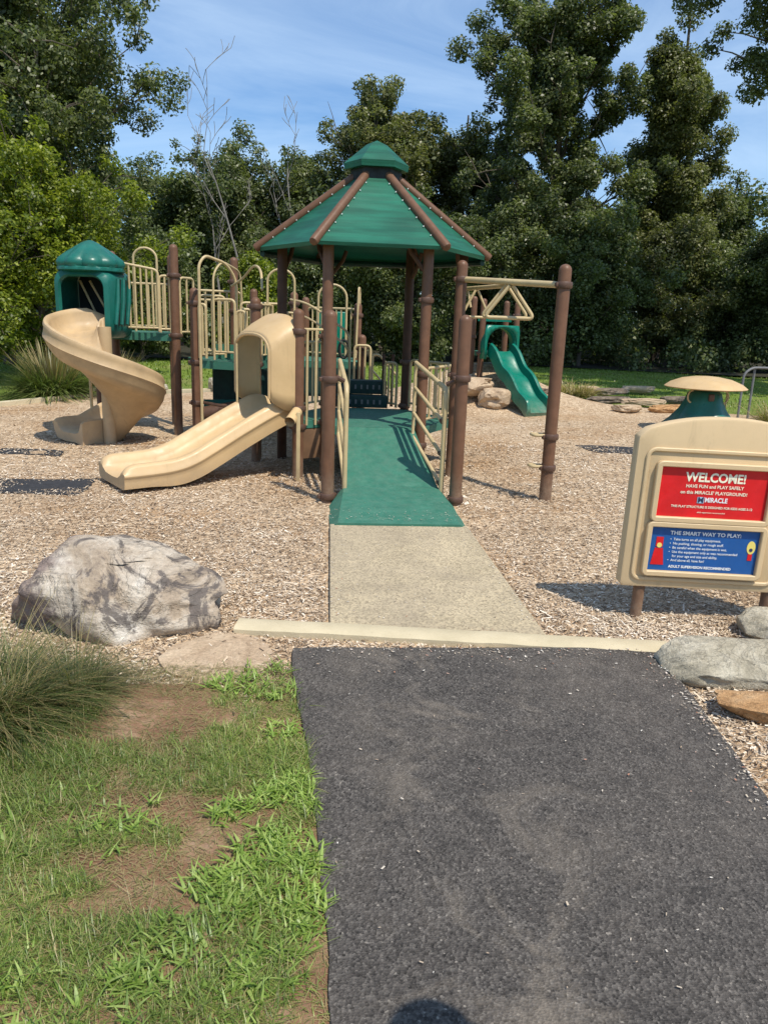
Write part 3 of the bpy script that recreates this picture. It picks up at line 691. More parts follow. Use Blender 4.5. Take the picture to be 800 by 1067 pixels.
def railing(T, p, q, z0, z1, n, z1b=None, r=.0155, rb=.0125, mat='tan', mid=None, name='railing'):
    """framed panel of vertical bars between two plan points"""
    z1b = z1 if z1b is None else z1b; mb = MB(); p, q = Vector((*p, 0)), Vector((*q, 0))
    P = lambda t, z: Vector((p.x+(q.x-p.x)*t, p.y+(q.y-p.y)*t, z))
    mb.tube(rounded([P(0, z0), P(0, z1), P(1, z1b), P(1, z0)], .06), r, 10)
    mb.tube([P(0, z0+.04), P(1, z0+.04)], rb, 8)
    if mid: mb.tube([P(0, mid), P(1, mid)], rb, 8)
    for i in range(1, n+1):
        t = i/(n+1); mb.tube([P(t, z0+.04), P(t, z1+(z1b-z1)*t)], rb, 8)
    return T.part(mb, name, MT[mat])
def deck(T, poly, z, th=.07, mat='deck', name='deck'):
    mb = MB(); mb.prism(poly, z-th, z)
    c = Vector((sum(p[0] for p in poly)/len(poly), sum(p[1] for p in poly)/len(poly)))
    return T.part(mb, name, MT[mat])

def sweep(path, side, sect, cap=True):
    """sweep a closed cross-section (u across, v up) along a path lying in a vertical plane; sect(i,t) -> list"""
    path = [Vector(p) for p in path]; side = Vector(side).normalized(); rows = []
    L = [0]
    for i in range(1, len(path)): L.append(L[-1] + (path[i]-path[i-1]).length)
    for i, p in enumerate(path):
        a = path[max(0, i-1)]; b = path[min(len(path)-1, i+1)]; t = (b-a).normalized(); up = side.cross(t)
        if up.z < 0: up = -up
        rows.append([p + side*u + up*v for (u, v) in sect(L[i]/L[-1])])
    mb = MB(); mb.grid(rows, close_u=True); n = len(rows[0])
    mb.f += [tuple(range(n)), tuple((len(rows)-1)*n+i for i in range(n))]; mb.mi += [0, 0]
    return mb
def smooth_path(ctrl, n=8):
    pts = [Vector(c) for c in ctrl]; out = []
    for i in range(len(pts)-1):
        p0 = pts[max(0, i-1)]; p1 = pts[i]; p2 = pts[i+1]; p3 = pts[min(len(pts)-1, i+2)]
        for k in range(n):
            t = k/n; out.append(.5*((2*p1) + (p2-p0)*t + (2*p0-5*p1+4*p2-p3)*t*t + (3*p1-p0-3*p2+p3)*t**3))
    return out + [pts[-1]]

# ------------------------------------------------------------------ pavilion
HC, HR = Vector((.47, 8.14)), .915
def hexv(k, r=HR): a = R(240 + 60*k); return (HC.x + r*math.cos(a), HC.y + r*math.sin(a))
NL, NR, RT, FR, FL, LT = [hexv(k) for k in range(6)]
pav = Thing('pavilion', 'hexagonal play pavilion with green mesh roof, brown ribs and green deck', 'pavilion', (HC.x, HC.y, 0))
def pavilion():
    ez = 2.125
    for k, (x, y) in enumerate([NL, NR, RT, FR, FL, LT]):
        post(pav, x, y, -.05, ez+.12, {0: (.50, 1.3), 1: (.30, .98, 1.66), 2: (.5, 1.0, 1.62), 3: (.5, 1.0), 4: (.5, 1.2), 5: (.5, 1.32)}[k], 'post' if k < 2 else 'postshade', .05)
    deck(pav, [hexv(k, HR*.985) for k in range(6)], .46, .08)
    er = 1.15; cz = 2.80; cr = .23
    for k in range(6):
        a, b = hexv(k, er), hexv(k+1, er); c, d = hexv(k, cr), hexv(k+1, cr)
        mb = MB(); rows = []
        for i in range(9):
            t = i/8; sag = -.03*math.sin(PI*t)
            l = Vector((*a, ez)).lerp(Vector((*c, cz)), t); r_ = Vector((*b, ez)).lerp(Vector((*d, cz)), t); row = []
            for j in range(9): u = j/8; q = l.lerp(r_, u); q.z += sag*math.sin(PI*u); row.append(q)
            if i == 0: rows.append([q + Vector((0, 0, -(.03, .035, .05, .06, .05, .035)[k])) + (Vector((HC.x, HC.y, q.z))-q)*.012 for q in row])
            rows.append(row)
        mb.grid(rows)
        for (e0, e1, sgn) in ((Vector((*a, ez)), Vector((*c, cz)), 1), (Vector((*b, ez)), Vector((*d, cz)), -1)):
            inward = (Vector((*b, ez)) - Vector((*a, ez))).normalized()*sgn
            for i in range(1, 8):
                q = e0.lerp(e1, i/8) + inward*.062; mb.box((q.x, q.y, q.z+.012), (.010, .010, .010), mi=1)
        pav.part(mb, 'roof_panel', [MT['fabric'], MT['white']], 30)
        mb = MB(); e0 = Vector((*hexv(k, er+.035), ez-.014)); e1 = Vector((*hexv(k, cr-.02), cz+.02)); dv = (e1-e0).normalized()
        mb.tube([e0-dv*.006, e0, e0+dv*.02, e1], [.02, .036, .042, .042], 14); pav.part(mb, 'rib', MT['post'])
        mb = MB(); e0 = Vector((*hexv(k, er*.975), ez-.06)); e1 = Vector((*hexv(k+1, er*.975), ez-.06)); mt = 'deckdark'
        if k in (0, 1, 5): e0, e1, mt = Vector((*hexv(k, er*.80), ez+.05)), Vector((*hexv(k+1, er*.80), ez+.05)), 'postshade'
        mb.tube([e0 + (e1-e0)*.01, e1 + (e0-e1)*.01], .030 if mt == 'deckdark' else .02, 8); pav.part(mb, 'eave_beam', MT[mt])
        # knee braces either side of each post head
        x, y = hexv(k); mb = MB()
        for kk in (k-1,):
            x2, y2 = hexv(kk); dx, dy = (x2-x)/HR, (y2-y)/HR
            mb.tube([(x+dx*.04, y+dy*.04, ez-.20), (x+dx*.16, y+dy*.16, ez-.05), (x+dx*.2, y+dy*.2, ez+.06)], .022, 8)
        pav.part(mb, 'knee_brace', MT['postshade'])
    # cupola: dark ring, fascia and hipped cap
    mb = MB(); mb.prism([hexv(k, .25) for k in range(6)], cz-.02, cz+.11); cup = pav.part(mb, 'cupola', MT['black'])
    mb = MB(); z0 = cz+.085
    lo = [(*hexv(k, .312), z0) for k in range(6)]; mi_ = [(*hexv(k, .322), z0+.055) for k in range(6)]; top = [(*hexv(k, .10), z0+.235) for k in range(6)]
    mb.add(lo + mi_ + top + [(HC.x, HC.y, z0+.275)], [tuple(range(5, -1, -1))] + [(i, (i+1) % 6, 6+(i+1) % 6, 6+i) for i in range(6)] + [(6+i, 6+(i+1) % 6, 12+(i+1) % 6, 12+i) for i in range(6)] + [(12+i, 12+(i+1) % 6, 18) for i in range(6)])
    pav.part(mb, 'cupola_cap', MT['fabric'], 20, parent=cup)
    # guard panels on three faces
    def inset(a, b, t0, t1): a, b = Vector(a), Vector(b); return tuple(a.lerp(b, t0)), tuple(a.lerp(b, t1))
    p, q = inset(NR, RT, .08, .88); railing(pav, p, q, .50, 1.03, 5)
    p, q = inset(RT, FR, .1, .9); railing(pav, p, q, .50, 1.03, 5)
    p, q = inset(LT, FL, .1, .9); railing(pav, p, q, .50, 1.2, 6)
    # side deck leading to the straight slide
    A, B = Vector((-.245, 7.2)), Vector((-.70, 7.99))
    deck(pav, [tuple(Vector(NL)+Vector((-.02, .02))), tuple(A), tuple(B), tuple(Vector(LT)+Vector((0, -.02)))], .52, .07, name='side_deck')
    post(pav, A.x, A.y, -.05, 1.54, (1.34, .64, .47)); post(pav, B.x, B.y, -.05, 1.64, (1.55, .98, .5))
    mb = MB()
    for t in (.30, .62): q = A.lerp(Vector(NL), t); mb.tube([(q.x, q.y, .48), (q.x, q.y, 1.36)], .0125, 8)
    mb.tube([(A.x, A.y, 1.36), (NL[0], NL[1], 1.36)], .0125, 8); pav.part(mb, 'railing', MT['tan'])
    mb = MB(); mb.box(((A.x+NL[0])/2, (A.y+NL[1])/2+.03, .30), (.25, .02, .28), math.atan2(NL[1]-A.y, NL[0]-A.x)); pav.part(mb, 'side_board', MT['wood'])
    # risers up to the rear deck
    mb = MB(); y0 = FL[1]
    for (yy, z0, z1) in ((y0+.01, .46, .60), (y0+.20, .60, .76)): mb.box(((FL[0]+FR[0])/2-.05, yy+.1, (z0+z1)/2), (.62, .2, z1-z0-.004), bev=.008)
    pav.part(mb, 'step', MT['deckdark'])
    for k, yy in enumerate((y0+.004, y0+.194)):
        for j in range(7): mb = MB(); mb.box((.22+.07*j, yy, .53+.155*k), (.022, .006, .05)); pav.part(mb, 'step_slot', MT['grey'])
pavilion()

# ------------------------------------------------------------------ entrance ramp
rmp = Thing('access_ramp', 'green access ramp with tan handrails and two brown entry posts', 'ramp', (.56, 6.2, 0))
def ramp_():
    mb = MB(); zt = .025
    # flared foot: top sheet plus two side facets
    top = [(.11, 5.40, zt+.006), (1.01, 5.40, zt+.006), (.965, 6.30, .115), (.175, 6.30, .115)]
    mb.add(top + [(.055, 5.40, zt-.03), (1.065, 5.40, zt-.03), (1.09, 6.06, -.02), (.04, 6.06, -.02), (.965, 6.30, -.02), (.175, 6.30, -.02)],
           [(0, 1, 2, 3), (0, 4, 5, 1), (1, 5, 6, 2), (0, 3, 7, 4), (2, 6, 8), (3, 9, 7)])
    rmp.part(mb, 'ramp_apron', MT['deck'], 12)
    mb = MB(); a = [(.175, 6.303), (.965, 6.303), (.865, 7.36), (.175, 7.36)]
    mb.prism(a, [.045, .045, .39, .39], [.113, .113, .457, .457]); rmp.part(mb, 'ramp_deck', MT['deck'])
    for (xn, xf, sgn) in ((.175, .135, -1), (.985, .845, 1)):
        mb = MB(); yn, yf = 6.24, 7.24; zn = (.945, .66, .39, .14); zf = (1.09, .86, .62, .40)
        mb.tube(rounded([(xf, yf, zf[0]), (xn, yn+.05, zn[0]), (xn, yn, zn[0]-.06), (xn, yn, .08)], .07, 5), .021, 12)
        for k in (1, 2, 3): mb.tube([(xf, yf, zf[k]), (xn, yn+.01, zn[k])], .017, 10)
        mb.tube(rounded([(xf, yf, zf[0]), (xf, yf+.03, zf[0]-.05), (xf, yf+.03, .42), (xf, yf, .38)], .05), .016, 10)
        rail = rmp.part(mb, 'handrail', MT['tan'])
        for k in (1, 2, 3):
            mb = MB(); mb.tube([(xn, yn-.004, zn[k]+.006), (xn+(xf-xn)*.09, yn+.10, zn[k]+.014)], .0215, 8); rmp.part(mb, 'bracket', MT['clamp'], parent=rail)
    for (x, y) in ((.035, 6.2), (1.095, 6.16)):
        o = post(rmp, x, y, -.05, 1.535, (1.0 if x < .5 else 1.04, .045))
        mb = MB(); s = 1 if x < .5 else -1; mb.tube([(x+s*.05, y, 1.02), (x+s*.115, y+.04, .985)], .02, 8); rmp.part(mb, 'bracket', MT['clamp'], parent=o)
ramp_()

# ------------------------------------------------------------------ straight slide
ssl = Thing('straight_slide', 'wide beige straight slide with an arched beige hood', 'slide', (-1.2, 7.1, 0))
def straight_slide():
    d = Vector((-.84, -.54, 0)).normalized(); sd = Vector((-d.y, d.x, 0)); c0 = Vector((-.42, 7.52, 0))
    prof = [(0., .60), (.10, .60), (.28, .53), (.55, .40), (.82, .26), (1.02, .165), (1.2, .118), (1.42, .102), (1.66, .098)]
    path = smooth_path([c0 + d*s + Vector((0, 0, z)) for s, z in prof], 6)
    def sect(t):
        k = 1.0
        if t > .93: k = math.sqrt(max(0, 1-((t-.93)/.075)**2))*.75+.25
        if t < .08: k = .6 + 5*t
        w = .335; h = .125*k; b = -.10 if t < .7 else -.10 + .03*cstep(.7, .9, t)
        S = [(-w+.01, b), (-w, -.02), (-w+.002, .022), (-w-.010, .034), (-w-.010, .044), (-w+.004, .058), (-w+.012, h*.82), (-w+.03, h), (-w+.06, h+.006), (-w+.09, h-.012), (-w+.115, h*.45), (-w+.135, .022), (-w+.18, .0), (-.05, -.006)]
        return S + [(-u, v) for (u, v) in reversed(S)] + [(w-.05, b-.01), (-w+.05, b-.01)]
    mb = sweep(path, sd, sect); ssl.part(mb, 'slide_bed', MT['beige'], 50)
    # exit lip
    # hood
    fr = c0 + d*.31; bk = c0 + d*.03
    rows = []
    for (p, w, zt, zb) in ((fr, .335, 1.30, .74), (fr - d*.02, .35, 1.325, .70), (fr.lerp(bk, .5), .365, 1.41, .63), (fr.lerp(bk, .93), .375, 1.475, .60), (bk, .372, 1.478, .60)):
        row = []
        prof2 = [(-w, zb)] + [(-w*1.0, zb+(zt-.17-zb)*k/4) for k in range(1, 5)] + [(w*-math.copysign(abs(math.cos(a))**.8, math.cos(a)), zt-.17+.17*math.sin(a)**.8) for a in [R(x) for x in range(12, 169, 12)]] + [(w, zb+(zt-.17-zb)*k/4) for k in range(4, -1, -1)]
        for (u, z) in prof2: row.append(Vector((p.x, p.y, 0)) + sd*u + Vector((0, 0, z)))
        rows.append(row)
    mb = MB(); mb.grid(rows); hood = ssl.part(mb, 'hood', MT['beige'], 32, solid=.028)
    # rolled rim on the mouth of the hood
    mb = MB(); mb.tube(rows[0], .017, 8); ssl.part(mb, 'rim', MT['beige'], parent=hood)
    # inside grab bar
    mb = MB(); q = fr + sd*-.27 + d*.02; mb.tube([(q.x, q.y, .60), (q.x, q.y, 1.2)], .012, 8); ssl.part(mb, 'grab_bar', MT['tan'], parent=hood)
    # leg and tube end by the right hand post
    lx, ly = -.235, 7.0
    mb = MB(); mb.box((lx, ly, .29), (.036, .02, .68), bev=.005); ssl.part(mb, 'support_leg', MT['tan'])
    mb = MB(); p0, p1 = Vector((-.25, 7.12, .62)), Vector((-.31, 6.96, .545)); mb.tube([p0, p1], .05, 16, cap=False); mb.tube([p0+(p1-p0)*.05, p1+(p1-p0)*-.02], .043, 16, cap=False)
    ssl.part(mb, 'tube_end', MT['beige'])
straight_slide()

# ------------------------------------------------------------------ spiral slide and its hood
sps = Thing('spiral_slide', 'beige spiral slide below a dark green scalloped hood', 'slide', (-2.42, 8.82, 0))
def spiral():
    C = Vector((-2.42, 8.86)); rows = []; a0, a1 = 100, 500; n = 96
    for i in range(n+1):
        t = i/n; a = R(a0 + (a1-a0)*t); z = interp(t, [(0, 1.25), (.1, 1.225), (.2, 1.15), (.3, 1.04), (.4, .90), (.65, .53), (.82, .28), (.92, .16), (1., .135)])
        k = .85 + .15*cstep(0, .15, t); wall = (.22 if t > .06 else .12 + t*1.6)*(1 if t < .93 else 1-.55*(t-.93)/.07)
        sk = -.10 - .20*cstep(.1, .35, t)*(1-cstep(.8, .98, t))
        S = [(.055, .12), (.075, .135), (.095, .10), (.13, .025), (.19, .0), (.42, .0), (.50, .03), (.545, .10), (.555, wall*.85), (.565, wall), (.585, wall+.018), (.61, wall+.01), (.622, wall-.02), (.612, wall-.05), (.625, .10), (.632, .085), (.618, .07), (.60, .0), (.55, -.075), (.42, -.10), (.20, sk), (.055, sk-.04)]
        rows.append([Vector((C.x + r*k*math.cos(a), C.y + r*k*math.sin(a), max(z+v, -.02))) for r, v in S])
    # straight run out at the foot
    tdir = Vector((-math.sin(R(a1)), math.cos(R(a1)), 0)); last = rows[-1]
    for s, dz in ((.10, .0), (.2, .0), (.28, -.01), (.31, -.03)):
        rows.append([Vector((p.x, p.y, max(-.02, p.z + dz))) + tdir*s for p in last])
    mb = MB(); mb.grid(rows, close_u=True); m = len(rows[0]); mb.f += [tuple(range(m)), tuple((len(rows)-1)*m+i for i in range(m))]; mb.mi += [0, 0]
    sps.part(mb, 'chute', MT['beige2'], 50)
    mb = MB(); mb.tube([(C.x, C.y, -.05), (C.x, C.y, 1.28)], .07, 18); sps.part(mb, 'center_pole', MT['beige2'])
    mb = MB(); mb.tube([(C.x-.33, C.y+.50, -.05), (C.x-.33, C.y+.50, .95)], .018, 8); sps.part(mb, 'support_leg', MT['tan'])
    # hood: a shell with an open mouth toward the chute
    hc = Vector((-2.68, 9.42)); rz = R(-10); w, dpt, z0, z1 = .335, .27, 1.14, 1.90
    T = Matrix.Translation((hc.x, hc.y, 0)) @ Matrix.Rotation(rz, 4, 'Z')
    def loop(wx, za, zb, y, r=.12, k=5):
        pts = []
        for (cx, cz, s) in ((wx-r, zb-r, 0), (-wx+r, zb-r, 90), (-wx+r, za+r, 180), (wx-r, za+r, 270)):
            for j in range(k+1): a = R(s+90*j/k); pts.append(T @ Vector((cx+r*math.cos(a), y, cz+r*math.sin(a))))
        return pts
    mb = MB()
    mb.grid([loop(w, z0, z1, dpt, .12), loop(w+.015, z0, z1+.01, 0, .13), loop(w+.005, z0, z1, -dpt+.06, .14), loop(w-.02, z0+.01, z1-.02, -dpt, .14), loop(w-.07, z0+.07, z1-.07, -dpt-.02, .13), loop(w-.09, z0+.09, z1-.09, -dpt+.01, .12), loop(w-.05, z0+.05, z1-.05, -dpt+.10, .12), loop(w-.04, z0+.04, z1-.04, dpt-.02, .1)], close_u=True)
    hood = sps.part(mb, 'hood', MT['green'], 45)
    mb = MB(); q = loop(w-.045, z0+.045, z1-.045, dpt-.03, .1); mb.add(q, [tuple(range(len(q)))]); sps.part(mb, 'dark_inside', MT['black'], parent=hood)  # black sheet standing in for the shade inside the hood
    # ribbed cheek on the right with slanted slots
    mb = MB()
    for j in range(3):
        yv = -.16 + .15*j; pts = [T @ Vector((w+.022, yv-.055, z0+.16)), T @ Vector((w+.03, yv, z0+.42)), T @ Vector((w+.022, yv+.05, z0+.66))]
        mb.tube(pts, [.022, .026, .018], 8)
    sps.part(mb, 'cheek_rib', MT['green'], parent=hood)
    mb = MB()
    for j in range(2):
        yv = -.085 + .15*j; P = [T @ Vector((w+.0185, yv-.065, z0+.15)), T @ Vector((w+.0185, yv-.02, z0+.15)), T @ Vector((w+.0185, yv+.065, z0+.66)), T @ Vector((w+.0185, yv+.02, z0+.66))]
        mb.add(P, [(0, 1, 2, 3)])
    sps.part(mb, 'cheek_slot', MT['black'], parent=hood)
    mb = MB()
    for j in range(2):
        mb.tube([T @ Vector((-.2+.12*j, .1, z1-.12)), T @ Vector((0+.16*j, .12, z0+.2))], .014, 8)
    sps.part(mb, 'grab_bar', MT['tan'], parent=hood)
    # scalloped dome
    mb = MB(); hcz = (hc.x, hc.y-.02, z1-.03); sc = lambda a, z: 1 + (.11*abs(math.cos(5*a))**.8 - .02)*(1 if z > .045 else 0)*min(1, max(0, (.345-z)/.16))
    mb.lathe([(.34, .0), (.365, .012), (.365, .04), (.335, .05), (.345, .07), (.35, .10), (.33, .14), (.26, .20), (.175, .262), (.09, .318), (.03, .345), (.012, .348)], hcz, 96, wob=sc)
    sps.part(mb, 'dome', MT['green'], 50, parent=hood)
spiral()

# ------------------------------------------------------------------ towers behind
P1, P2, P0, PL = (-1.79, 9.6), (-1.99, 10.5), (-2.72, 9.66), (-2.72, 10.45)
tw1 = Thing('play_tower', 'tallest tan railed deck tower behind the spiral slide', 'play tower', (-2.3, 10.05, 0))
def tower1():
    post(tw1, *P1, -.05, 2.23, (1.88, 1.19)); post(tw1, *P2, -.05, 2.17, (1.2,), 'post'); post(tw1, *PL, -.05, 2.18, (1.2,)); post(tw1, *P0, -.05, 1.3, (1.2,))
    deck(tw1, [P0, P1, P2, PL], 1.21, .09)
    railing(tw1, (-2.42, 9.5), (-1.97, 9.56), 1.23, 2.0, 6, 1.93); railing(tw1, (-1.96, 9.57), (-1.84, 9.6), 1.22, 1.87, 1)
    railing(tw1, (-2.66, 10.5), (-2.02, 10.54), 1.23, 1.8, 6)
    mb = MB(); mb.tube(arc((-2.37, 10.1, 1.21), (-2.09, 10.1, 1.21), 1.0), .0145, 8); tw1.part(mb, 'arch', MT['tan'])
    # climber ropes under the far side
    railing(tw1, (-1.74, 9.66), (-1.62, 9.9), 1.19, 1.86, 1)
tower1()
P3, P4, P5 = (-1.50, 9.2), (-1.18, 10.35), (-.98, 10.9)
tw2 = Thing('play_tower', 'middle height deck tower with an arched climbing pole, right of the tallest', 'play tower', (-1.2, 9.7, 0))
def tower2():
    post(tw2, *P3, -.05, 1.74, (1.57, .91, .44)); post(tw2, *P4, -.05, 2.16, (1.86, 1.5)); post(tw2, *P5, -.05, 1.8, (1.6,))
    deck(tw2, [P3, (-.86, 8.95), (-.62, 9.9), P4, (-1.68, 9.75)], .93, .09)
    mb = MB(); mb.box((-1.0, 9.55, 1.02), (.62, .03, .17)); tw2.part(mb, 'riser', MT['deck'])
    # arched pole climber in front
    mb = MB(); mb.tube(rounded([(-1.40, 8.95, -.03), (-1.40, 8.95, 1.98), (-1.34, 9.0, 2.08), (-1.14, 9.25, 2.02), (-1.04, 9.35, 1.85), (-1.04, 9.35, .95)], .10, 6), .0165, 10); tw2.part(mb, 'climbing_pole', MT['tan'])
    mb = MB(); mb.tube(rounded([(-1.26, 9.05, .95), (-1.26, 9.05, 1.90), (-1.18, 9.2, 2.04), (-1.02, 9.6, 1.95), (-.98, 9.7, .95)], .10, 6), .012, 8); tw2.part(mb, 'climbing_pole', MT['tan'])
    railing(tw2, (-1.44, 9.15), (-1.36, 9.12), .96, 1.56, 1); railing(tw2, (-1.27, 9.08), (-1.02, 9.0), 1.0, 1.62, 2); railing(tw2, (-1.0, 9.0), (-.90, 8.98), .90, 1.5, 1)
    railing(tw2, (-1.62, 9.85), (-1.22, 10.35), .96, 1.62, 5); railing(tw2, (-.84, 9.0), (-.66, 9.75), .96, 1.58, 5)
    railing(tw2, (-1.02, 9.62), (-.50, 9.78), .96, 1.60, 6); railing(tw2, (-1.72, 10.3), (-1.12, 10.6), .96, 1.74, 6); railing(tw2, (-1.46, 9.28), (-1.18, 9.40), .96, 1.66, 3); railing(tw2, (-.98, 9.12), (-.74, 9.2), .92, 1.52, 3)
    mb = MB(); mb.box((-.95, 10.2, .55), (1.0, .03, .62)); tw2.part(mb, 'skirt_panel', MT['deckdark'])
    # sloping handrail and arch over to the pavilion
    mb = MB(); mb.tube(smooth_path([(-1.1, 9.4, 1.78), (-.95, 9.2, 1.86), (-.80, 8.9, 1.98), (-.70, 8.6, 1.92), (-.66, 8.3, 1.72)], 5), .014, 8); tw2.part(mb, 'handrail', MT['tan'])
    mb = MB(); mb.tube(arc((-.70, 9.6, .95), (-.38, 9.6, .95), 1.05), .014, 8); tw2.part(mb, 'arch', MT['tan'])
    railing(tw2, (-.62, 9.75), (-.36, 9.75), .96, 1.50, 4)
    # lower climbing panel with dark crawl tube
    mb = MB(); mb.box((-1.15, 9.5, .27), (.62, .03, .36), R(8)); tw2.part(mb, 'climbing_panel', MT['green'])
    mb = MB(); mb.tube([(-1.42, 9.28, .30), (-1.05, 9.25, .38)], .085, 16); mb.lathe([(.12, -.05), (.15, 0), (.12, .05)], (-1.12, 9.2, .34), 16); tw2.part(mb, 'crawl_tube', MT['clamp'])
    mb = MB(); mb.tube([(-1.47, 9.2, .45), (-.72, 8.3, .46)], .018, 8); tw2.part(mb, 'cross_bar', MT['clamp'])
tower2()
tw3 = Thing('play_tower', 'rear deck tower with a green panel, seen between the pavilion posts', 'play tower', (0, 10.4, 0))
def tower3():
    deck(tw3, [(-.42, 9.95), (.46, 9.95), (.46, 11.0), (-.42, 11.0)], .92, .09)
    for (x, y, z, c) in ((-.42, 10.5, 1.77, (1.62,)), (-.28, 11.0, 1.72, (1.1,)), (.42, 10.5, 1.66, (1.5, 1.0)), (.455, 9.85, 1.27, (1.1,))): post(tw3, x, y, -.05, z, c)
    mb = MB(); mb.box((.08, 11.02, 1.24), (.42, .04, .60), bev=.015); tw3.part(mb, 'activity_panel', MT['wave'])
    railing(tw3, (-.25, 10.98), (.40, 10.6), .94, 1.58, 9)
    mb = MB(); mb.tube(arc((-.1, 10.2, .95), (.26, 10.2, .95), .92), .0145, 8); tw3.part(mb, 'arch', MT['tan'])
    mb = MB(); mb.tube(rounded([(.40, 10.4, .95), (.42, 10.4, 1.85), (.45, 10.7, 1.85), (.45, 10.7, .95)], .08), .0145, 8); tw3.part(mb, 'arch', MT['tan'])
    for z in (0, -.16):
        mb = MB(); mb.tube(smooth_path([(-.44, 9.9, 1.66+z), (-.2, 9.6, 1.60+z), (.15, 9.2, 1.38+z), (.27, 9.1, 1.22+z), (.28, 9.05, .62)], 5), .014, 8); tw3.part(mb, 'handrail', MT['tan'])
    railing(tw3, (.36, 9.75), (.56, 9.75), .50, 1.14, 2)
    mb = MB(); mb.tube(rounded([(.58, 9.6, .4), (.58, 9.6, 1.04), (.66, 9.6, 1.04), (.88, 9.6, .80)], .05), .014, 8); mb.tube([(.58, 9.6, .85), (.86, 9.6, .55)], .013, 8); tw3.part(mb, 'handrail', MT['tan'])
    mb = MB(); mb.tube([(.23+.06*math.cos(a), 9.95, 1.08+.11*math.sin(a)) for a in np.linspace(0, 2*PI, 20)[:-1]], .016, 8, closed=True); tw3.part(mb, 'steering_wheel', MT['black'])
    mb = MB(); mb.box((.02, 9.93, .66), (.86, .03, .36)); tw3.part(mb, 'skirt_panel', MT['deckdark'])
    railing(tw3, (.70, 9.12), (.83, 8.98), .47, .98, 2)
    for x in (.69, .80): 
        mb = MB(); mb.box((x, 9.2+.05*x, .76), (.035, .02, .62), bev=.004); tw3.part(mb, 'slat', MT['postshade'])
tower3()

# ------------------------------------------------------------------ ring ladder
rng_ = Thing('ring_ladder', 'overhead beam between two brown posts with tan triangle handholds', 'climbing frame', (1.6, 6.9, 0))
def ring_ladder():
    o1, o2 = Vector((1.25, 7.38)), Vector((1.935, 6.42))
    post(rng_, *o1, -.05, 2.03, (1.86, .98)); post(rng_, *o2, -.05, 1.965, (1.80, .55, .28))
    mb = MB(); mb.tube([(o1.x, o1.y, 1.86), (o2.x, o2.y, 1.80)], .027, 14); rng_.part(mb, 'beam', MT['tan'])
    mb = MB(); e = o1.lerp(o2, .48); mb.tube([(RT[0], RT[1], 1.80), (e.x, e.y, 1.80)], .020, 12); rng_.part(mb, 'side_beam', MT['tan'])
    def tri(apex, u, w, h, r=.0165, off=0):
        apex, u = Vector(apex), Vector(u).normalized()
        a = apex; b = apex - u*w/2 - Vector((0, 0, h)); c = apex + u*w/2 - Vector((0, 0, h))
        mb = MB(); mb.tube(rounded([a+u*-.012, b, c, a+u*.012], .06, 6), r, 10); rng_.part(mb, 'triangle_handhold', MT['tan'])
    u = Vector((.97, -.22, 0)); 
    m1 = o1.lerp(o2, .52); tri((m1.x, m1.y, 1.80), u, .44, .275)
    m2 = o1.lerp(o2, .50); tri((m2.x-.01, m2.y+.06, 1.795), u, .42, .265, .014)
    m3 = Vector((RT[0], RT[1])).lerp(o1.lerp(o2, .48), .42); tri((m3.x-.03, m3.y-.05, 1.775), (.9, .1, 0), .28, .25, .0125)
    mb = MB(); mb.tube([(RT[0]+.03, RT[1]-.2, 1.78), (RT[0]+.06, RT[1]-.25, 1.62)], .012, 8); rng_.part(mb, 'hanger', MT['tan'])
    for z in (.55, .28):
        mb = MB(); mb.tube(rounded([(o2.x-.045, o2.y-.02, z+.012), (o2.x-.15, o2.y-.03, z+.012), (o2.x-.16, o2.y+.07, z+.012), (o2.x-.05, o2.y+.05, z+.012)], .03), .013, 8); rng_.part(mb, 'foot_rung', MT['tan'])
ring_ladder()

